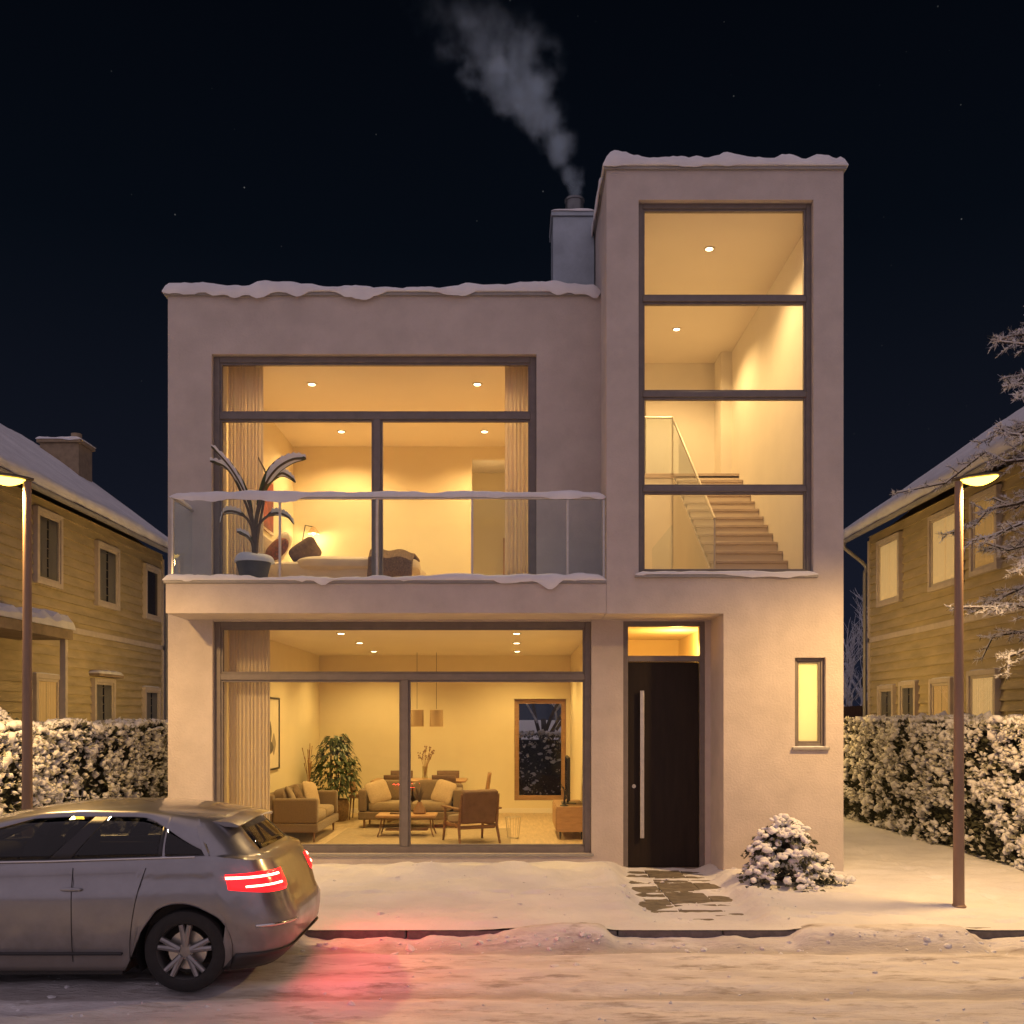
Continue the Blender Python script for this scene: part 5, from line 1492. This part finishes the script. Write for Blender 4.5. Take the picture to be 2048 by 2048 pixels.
# ------------------------------------------------------------------ the car
def car():
    XR, YN, ZB = -2.51, 7.70, -.115          # rear axle x, near side y, road
    HWm = .885; YC = YN + HWm
    root = empty('car', (XR - 1.3, YC, ZB), 'silver hatchback car passing on the snowy road with red tail lamps lit', 'car')
    interp = lambda z, pts: float(np.interp(z, [p[0] for p in pts], [p[1] for p in pts]))
    HW = [(.10, .79), (.20, .845), (.40, .875), (.55, .882), (.70, .885), (.80, .880), (.88, .862), (.95, .852), (1.05, .835)]
    SRr = [(.10, .52), (.20, .66), (.30, .76), (.50, .79), (.58, .78), (.64, .735), (.80, .69), (.93, .63), (1.05, .57)]
    SFr = [(.10, -3.30), (.25, -3.48), (.45, -3.52), (.65, -3.46), (.75, -3.36), (.95, -3.05), (1.05, -2.8)]
    ROOF = [(-2.0, 1.24), (-1.85, 1.285), (-1.5, 1.36), (-1.2, 1.408), (-.9, 1.425), (-.45, 1.42), (-.15, 1.395), (.16, 1.35), (.30, 1.325)]
    belt = lambda s: interp(s, [(-3.5, .74), (-3.2, .84), (-2.75, .93), (-2.0, .965), (-1.0, .985), (0, 1.02), (.35, 1.035), (.57, 1.0)])
    AR = .365; WZ = .325
    # loop of (u,v)
    loop = []
    nS = 132
    for i in range(nS + 1): loop.append((-.80 + 1.58 * i / nS, -1.0))                       # near side, front to rear
    for i in range(1, 12):
        q = PI / 2 * i / 12; loop.append((.78 + .22 * math.sin(q) ** .80, -(1 - .52 * (1 - math.cos(q) ** .80))))
    loop += [(1.0, -.48 + .96 * i / 14) for i in range(15)]
    for i in range(11, 0, -1):
        q = PI / 2 * i / 12; loop.append((.78 + .22 * math.sin(q) ** .80, (1 - .52 * (1 - math.cos(q) ** .80))))
    for i in range(nS, -1, -1): loop.append((-.80 + 1.58 * i / nS, 1.0))
    for i in range(1, 8):
        q = PI / 2 * i / 8; loop.append((-.80 - .20 * math.sin(q), 1 - .45 * (1 - math.cos(q))))
    loop += [(-1.0, .55 - 1.1 * i / 10) for i in range(11)]
    for i in range(7, 0, -1):
        q = PI / 2 * i / 8; loop.append((-.80 - .20 * math.sin(q), -(1 - .45 * (1 - math.cos(q)))))
    n = len(loop)

    def low(u, v, z, off=0.0):
        sf, sr, hw = interp(z, SFr), interp(z, SRr), interp(z, HW)
        s = sf + (sr - sf) * (u + 1) / 2
        # waist: slight tuck of the plan towards both ends
        hw2 = hw - .030 * max(0, (s - .1) / .8) ** 2 - .05 * max(0, (-2.4 - s) / 1.0) ** 2
        return s, hw2 * v * (1 + off)

    def w(s, y, z): return (XR + s, YC + y, ZB + z)
    zb_ = []
    for (u, v) in loop:
        s, _ = low(u, v, .45); z = .165
        for c in (0.0, -2.62):
            if abs(v) > .97 and abs(s - c) < AR: z = max(z, WZ + math.sqrt(AR * AR - (s - c) ** 2))
        zb_.append(z)
    rows = []
    fr = [0, .05, .12, .22, .34, .46, .57, .66, .74, .82, .90, .96, 1.0]
    for f in fr:
        row = []
        for j, (u, v) in enumerate(loop):
            s0, _ = low(u, v, .9); b = belt(s0); z = zb_[j] + (b - zb_[j]) * f
            s, y = low(u, v, z)
            # sill tuck, rub line and shoulder crease
            crease = -.016 * math.exp(-((z - (.86 + .02 * s)) / .022) ** 2) - .018 * math.exp(-((z - .36) / .05) ** 2) * (1 if abs(v) > .95 else 0)
            y *= 1 + crease
            row.append((s, y, z))
        rows.append(row)
    # greenhouse rings
    G = 9; gs = list(np.linspace(0, 1, G))
    ghr = []

    def green(u, v, g):
        sf = -2.72 + (.97) * g; sr = .55 + (.25 - .55) * g ** .9; hw = .825 + (.590 - .825) * g + .028 * math.sin(PI * g)
        s = sf + (sr - sf) * (u + 1) / 2; y = hw * v
        if u > .78: s -= .10 * (abs(v)) ** 3 * (1 - .3 * g)
        sb = s; b = belt(min(.62, -2.72 + (.55 + 2.72) * (u + 1) / 2)) + .012
        zr = interp(-1.75 + (.27 + 1.75) * (u + 1) / 2, ROOF) - .055 * abs(v) ** 2.2
        return s, y, b + (zr - b) * g
    # columns where each pane begins and ends
    def smid(j): return green(*loop[j], .45)[0]
    glass_of = [None] * n; glo = [.06] * n; ghi = [.90] * n
    for j, (u, v) in enumerate(loop):
        s = smid(j)
        if abs(v) > .97 and -.8 <= u <= .79:
            side = 'near' if v < 0 else 'far'
            if -1.92 < s < -.93: glass_of[j] = side + '_front'
            elif -.80 < s < -.22: glass_of[j] = side + '_rear'
            elif -.185 < s < .13: glass_of[j] = side + '_quarter'
            if s > -.45: ghi[j] = max(glo[j] + .01, .90 - .84 * ((s + .45) / .58) ** 1.7)
            if s < -1.55: ghi[j] = max(.2, .90 - .25 * ((-1.55 - s) / .4))
        elif u > .985 and abs(v) < .62: glass_of[j] = 'tail'; glo[j] = .14; ghi[j] = .86
        elif u < -.985 and abs(v) < .8: glass_of[j] = 'wind'; glo[j] = .06; ghi[j] = .94
    ghr = []
    for k in range(G):
        row = []
        for j, (u, v) in enumerate(loop):
            t = [0, .5, 1][0] if k == 0 else None
            if k == 0: g = 0
            elif k == G - 1: g = 1
            else: g = glo[j] + (ghi[j] - glo[j]) * (k - 1) / (G - 3)
            row.append(green(u, v, g))
        ghr.append(row)
    allrows = rows + ghr
    # roof cap rings
    for q in (.93, .8, .6, .35, .12):
        row = []
        for (u, v) in loop:
            uu = .27 if u > 1 else u
            s0 = -1.75 + (.27 + 1.75) * (u + 1) / 2; sc0 = (-1.75 + .27) / 2
            s = sc0 + (s0 - sc0) * (q if abs(u) > .78 else q * 1.0); vv = v * q
            if u > .78: s -= .10 * .7 * (abs(v)) ** 3 * q
            row.append((s, .590 * vv, interp(s, ROOF) - .055 * abs(vv) ** 2.2))
        allrows.append(row)
    V = [w(*p) for row in allrows for p in row]
    body = MB(); bf = []; tf = {}; gf = {}
    g0 = len(rows)
    for i in range(len(allrows) - 1):
        for j in range(n):
            j2 = (j + 1) % n
            q = (i * n + j, i * n + j2, (i + 1) * n + j2, (i + 1) * n + j)
            gl = None
            if g0 + 1 <= i <= g0 + G - 3:
                if glass_of[j] and glass_of[j] == glass_of[j2]: gl = glass_of[j]
            if gl: gf.setdefault(gl, []).append(q); continue
            if g0 + 1 <= i <= g0 + G - 3 and abs(loop[j][1]) > .97 and -1.95 < smid(j) < -.20: tf.setdefault((loop[j][1] > 0, int(smid(j) > -1.4) + int(smid(j) > -.5)), []).append(q); continue
            bf.append(q)
    last = (len(allrows) - 1) * n
    bf.append(tuple(last + j for j in range(n)))

    def sub(name, faces, mat, solid=0.0, parent=root):
        used = sorted({i for f in faces for i in f}); mp = {a: b for b, a in enumerate(used)}
        m = MB(); m.add([V[i] for i in used], [tuple(mp[i] for i in f) for f in faces])
        o = m.build(name, mat, parent, smooth=50)
        if solid:
            md = o.modifiers.new('panel', 'SOLIDIFY'); md.thickness = solid; md.offset = -1
        return o
    sub('body', bf, M_CARPAINT, .012)
    for fs in tf.values(): sub('door_pillar', fs, M_CARTRIM, .010)
    for k, fs in gf.items():
        sub('window', fs, M_CARGLASS, .004)
    # window chrome line, rub strip, door shut lines, handles
    m = MB(); m.tube([w(low(u, -1, .98)[0], green(u, -1, .03)[1] - .004, green(u, -1, .03)[2] - .004) for u in np.linspace(-.45, .70, 40)], .008, 6); m.build('window_trim', M_CHROME, root)
    m = MB(); pts = []
    for s in np.linspace(-2.15, -.47, 30): pts.append((XR + s, YC - .889, ZB + .31))
    m.tube(pts, .020, 6, flat=.6); m.build('sill_trim', M_CARTRIM, root)
    m = MB()
    for s in np.linspace(0, 1, 1):
        m.box(XR - 2.1, XR - .50, YC - .80, YC + .80, ZB + .13, ZB + .20)
    m.build('underbody', M_CARTRIM, root)
    for s in (-.98, -1.95):
        MB().cushion(w(s + .12, -.892, .80), (.085, .014, .016), e=.5, n=12, m=8).build('door_handle', M_CARPAINT, root)
    for s0, s1 in ((-.86, -.86), (-.42, -.30)):
        pts = [(XR + s0 + (s1 - s0) * t * t, YC - (interp(.24 + .72 * t, HW) + .0015), ZB + .24 + .72 * t) for t in np.linspace(0, 1, 14)]
        MB().tube(pts, .0035, 5).build('door_gap', M_CARTRIM, root)
    # arch liners and wheels
    for c in (0.0, -2.62):
        for sd in (-1, 1):
            y_out = YC + sd * .872
            li = MB(); rg = []
            for yy in (y_out - sd * .005, y_out - sd * .30):
                rg.append([(XR + c + (AR + .004) * math.cos(q), yy, ZB + max(.16, WZ + (AR + .004) * math.sin(q))) for q in np.linspace(-.45, PI + .45, 30)])
            li.grid(rg); li.add(rg[1], [tuple(range(30))]); li.build('wheel_arch', M_CARTRIM, root)
            wc = (XR + c, y_out - sd * .105, ZB + .318)
            wh = empty('wheel', wc, parent=root)
            ty = MB(); ty.lathe([(.215, -.095), (.235, -.104), (.285, -.102), (.308, -.088), (.318, -.06), (.318, .06), (.308, .088), (.285, .102), (.235, .104), (.215, .095)], wc, 48, 'y', False); ty.build('tyre', M_TYRE, wh)
            ri = MB(); ri.lathe([(.216, -.09), (.222, -.09), (.222, .09), (.216, .09), (.205, .05), (.205, -.05), (.216, -.09)], wc, 40, 'y', False)
            for k in range(5):
                for dd in (-.16, .16):
                    a0 = 2 * PI * k / 5 + .3; a1 = a0 + dd
                    p0 = (wc[0] + .045 * math.cos(a0), wc[1] + sd * .070, wc[2] + .045 * math.sin(a0)); p1 = (wc[0] + .21 * math.cos(a1), wc[1] + sd * .082, wc[2] + .21 * math.sin(a1))
                    ri.tube([p0, p1], [.030, .022], 8)
            ri.lathe([(0, sd * .085), (.06, sd * .082), (.065, sd * .06), (.0, sd * .05)], wc, 20, 'y')
            ri.build('rim', M_RIM, wh)
            bd = MB(); bd.lathe([(0, -.01), (.15, -.01), (.15, .012), (0, .012)], (wc[0], wc[1] + sd * .01, wc[2]), 28, 'y'); bd.build('brake_disc', M_STEEL, wh)
    # tail lamps: red lens wrapping the corner, two bars
    def lamp_patch(cols, z0, z1, out, taper=True):
        P = []
        for idx, j in enumerate(cols):
            u, v = loop[j]; t = idx / (len(cols) - 1); row = []
            zt0 = z0 + (.06 * (1 - t) ** 1.5 if taper else 0); zt1 = z1 - (.015 * (1 - t) if taper else 0)
            for k in range(6):
                z = zt0 + (zt1 - zt0) * k / 5; s, y = low(u, v, z)
                bul = out * (1 if 0 < k < 5 and 0 < idx < len(cols) - 1 else -.6)
                nx = max(0, (u - .78) / .22); ny = abs(v)
                row.append(w(s + bul * nx, y + math.copysign(bul, v) * (1 if ny > .5 else 0), z))
            P.append(row)
        return P
    for sd in (-1, 1):
        light('tail_lamp_bulb', 'SPOT', w(.86, sd * .60, .84), 34, (1.0, .04, .05), parent=root, rot=(0, R(-58), 0), spot_size=R(165), spot_blend=.8, shadow_soft_size=.12)
        cols = [j for j, (u, v) in enumerate(loop) if v * sd > .47 and u > .80]
        cols.sort(key=lambda j: loop[j][0] + (1 - abs(loop[j][1])))
        tl = MB().grid(lamp_patch(cols, .735, .925, .010)).build('tail_light', M_TAILH, root, smooth=60)
        md = tl.modifiers.new('lens', 'SOLIDIFY'); md.thickness = .012; md.offset = -1
        for za, zb2, c0 in ((.872, .892, .06), (.806, .824, .18)):
            cc_ = cols[int(len(cols) * c0):-1]
            bar = MB().grid(lamp_patch(cc_, za, zb2, .017, False)).build('light_bar', M_TAILB, tl, smooth=60)
            md = bar.modifiers.new('bar', 'SOLIDIFY'); md.thickness = .006; md.offset = -1
    # rear spoiler, lower bumper, reflector, number-plate recess, wiper
    sp = MB(); rg = []
    for v in np.linspace(-.56, .56, 15):
        z = 1.325 - .055 * abs(v / .59) ** 2.2; rg.append([w(.12, v, z + .012), w(.26, v, z + .006), w(.40 - .06 * abs(v / .56) ** 3, v, z - .022), w(.39 - .06 * abs(v / .56) ** 3, v, z - .036), w(.22, v, z - .03)])
    sp.grid(rg, cv=True, caps=True); sp.build('spoiler', M_CARPAINT, root)
    bm_ = MB(); cols = [j for j, (u, v) in enumerate(loop) if u > .80]
    bm_.grid([[w(low(*loop[j], z)[0] + .006, low(*loop[j], z)[1] * 1.004, z) for z in (.17, .21, .26, .30)] for j in cols]); o = bm_.build('lower_bumper', M_CARTRIM, root); md = o.modifiers.new('p', 'SOLIDIFY'); md.thickness = .01
    rf = MB(); cols = [j for j, (u, v) in enumerate(loop) if u > .86 and -.97 < v < -.55]
    rf.grid([[w(low(*loop[j], z)[0] + .008, low(*loop[j], z)[1] - .004, z) for z in (.500, .522)] for j in cols]); o = rf.build('bumper_strip', M_CHROME, root); md = o.modifiers.new('p', 'SOLIDIFY'); md.thickness = .006
    # cabin
    it = MB(); it.box(XR - 2.0, XR + .28, YC - .70, YC + .70, ZB + .22, ZB + .60); it.build('cabin_floor', M_SEAT, root, bevel=.04)
    for yy in (-.72, .72): MB().box(XR - 2.1, XR + .2, YC + yy - .02, YC + yy + .02, ZB + .5, ZB + .97).build('door_lining', M_SEAT, root, bevel=.01)
    for sx, yy in ((-1.35, -.36), (-1.35, .36)):
        MB().cushion(w(sx, yy, .86), (.10, .24, .32), Matrix.Rotation(R(14), 3, 'Y'), e=.35).build('seat', M_SEAT, root)
        MB().cushion(w(sx + .10, yy, 1.20), (.05, .13, .085), Matrix.Rotation(R(8), 3, 'Y'), e=.45).build('headrest', M_SEAT, root)
    MB().cushion(w(-.36, 0, .84), (.10, .62, .26), Matrix.Rotation(R(18), 3, 'Y'), e=.3, n=32).build('seat', M_SEAT, root)
    for yy in (-.34, .34): MB().cushion(w(-.28, yy, 1.12), (.05, .12, .07), e=.45).build('headrest', M_SEAT, root)
    MB().cushion(w(-1.95, 0, .93), (.16, .66, .10), e=.4, n=32).build('dashboard', M_SEAT, root)
    for sd in (-1, 1):
        MB().cushion(w(-1.86, sd * .95, 1.0), (.08, .10, .065), e=.5).build('mirror', M_CARPAINT, root)


def clods():
    rng = np.random.default_rng(77)
    n = 520
    X = np.concatenate([rng.uniform(-4.5, 6.5, 170), rng.uniform(-3, 6, 190), rng.uniform(1.1, 3.1, 90), rng.uniform(-4, 1.4, 70)])
    Y = np.concatenate([rng.uniform(6.2, 9.3, 170), 9.40 - np.abs(rng.normal(0, .14, 190)), rng.uniform(9.8, 13.2, 90), rng.uniform(9.8, 12.6, 70)])
    Z = np.where(Y < 9.53, road_h(X, Y), yard_h(X, Y))
    S = rng.uniform(.006, .022, n) * np.where(rng.uniform(size=n) < .12, 2.0, 1)
    V, F = blobs(np.stack([X, Y, Z], -1), S, rng, lump=.25, squash=(.5, .9))
    me = bpy.data.meshes.new('snow_clods'); me.from_pydata(V.tolist(), [], F.tolist()); me.update(); me.materials.append(M_SNOWYARD)
    o = bpy.data.objects.new('snow_clods', me); COL.objects.link(o); tag(o, kind='stuff')


clods()
car()
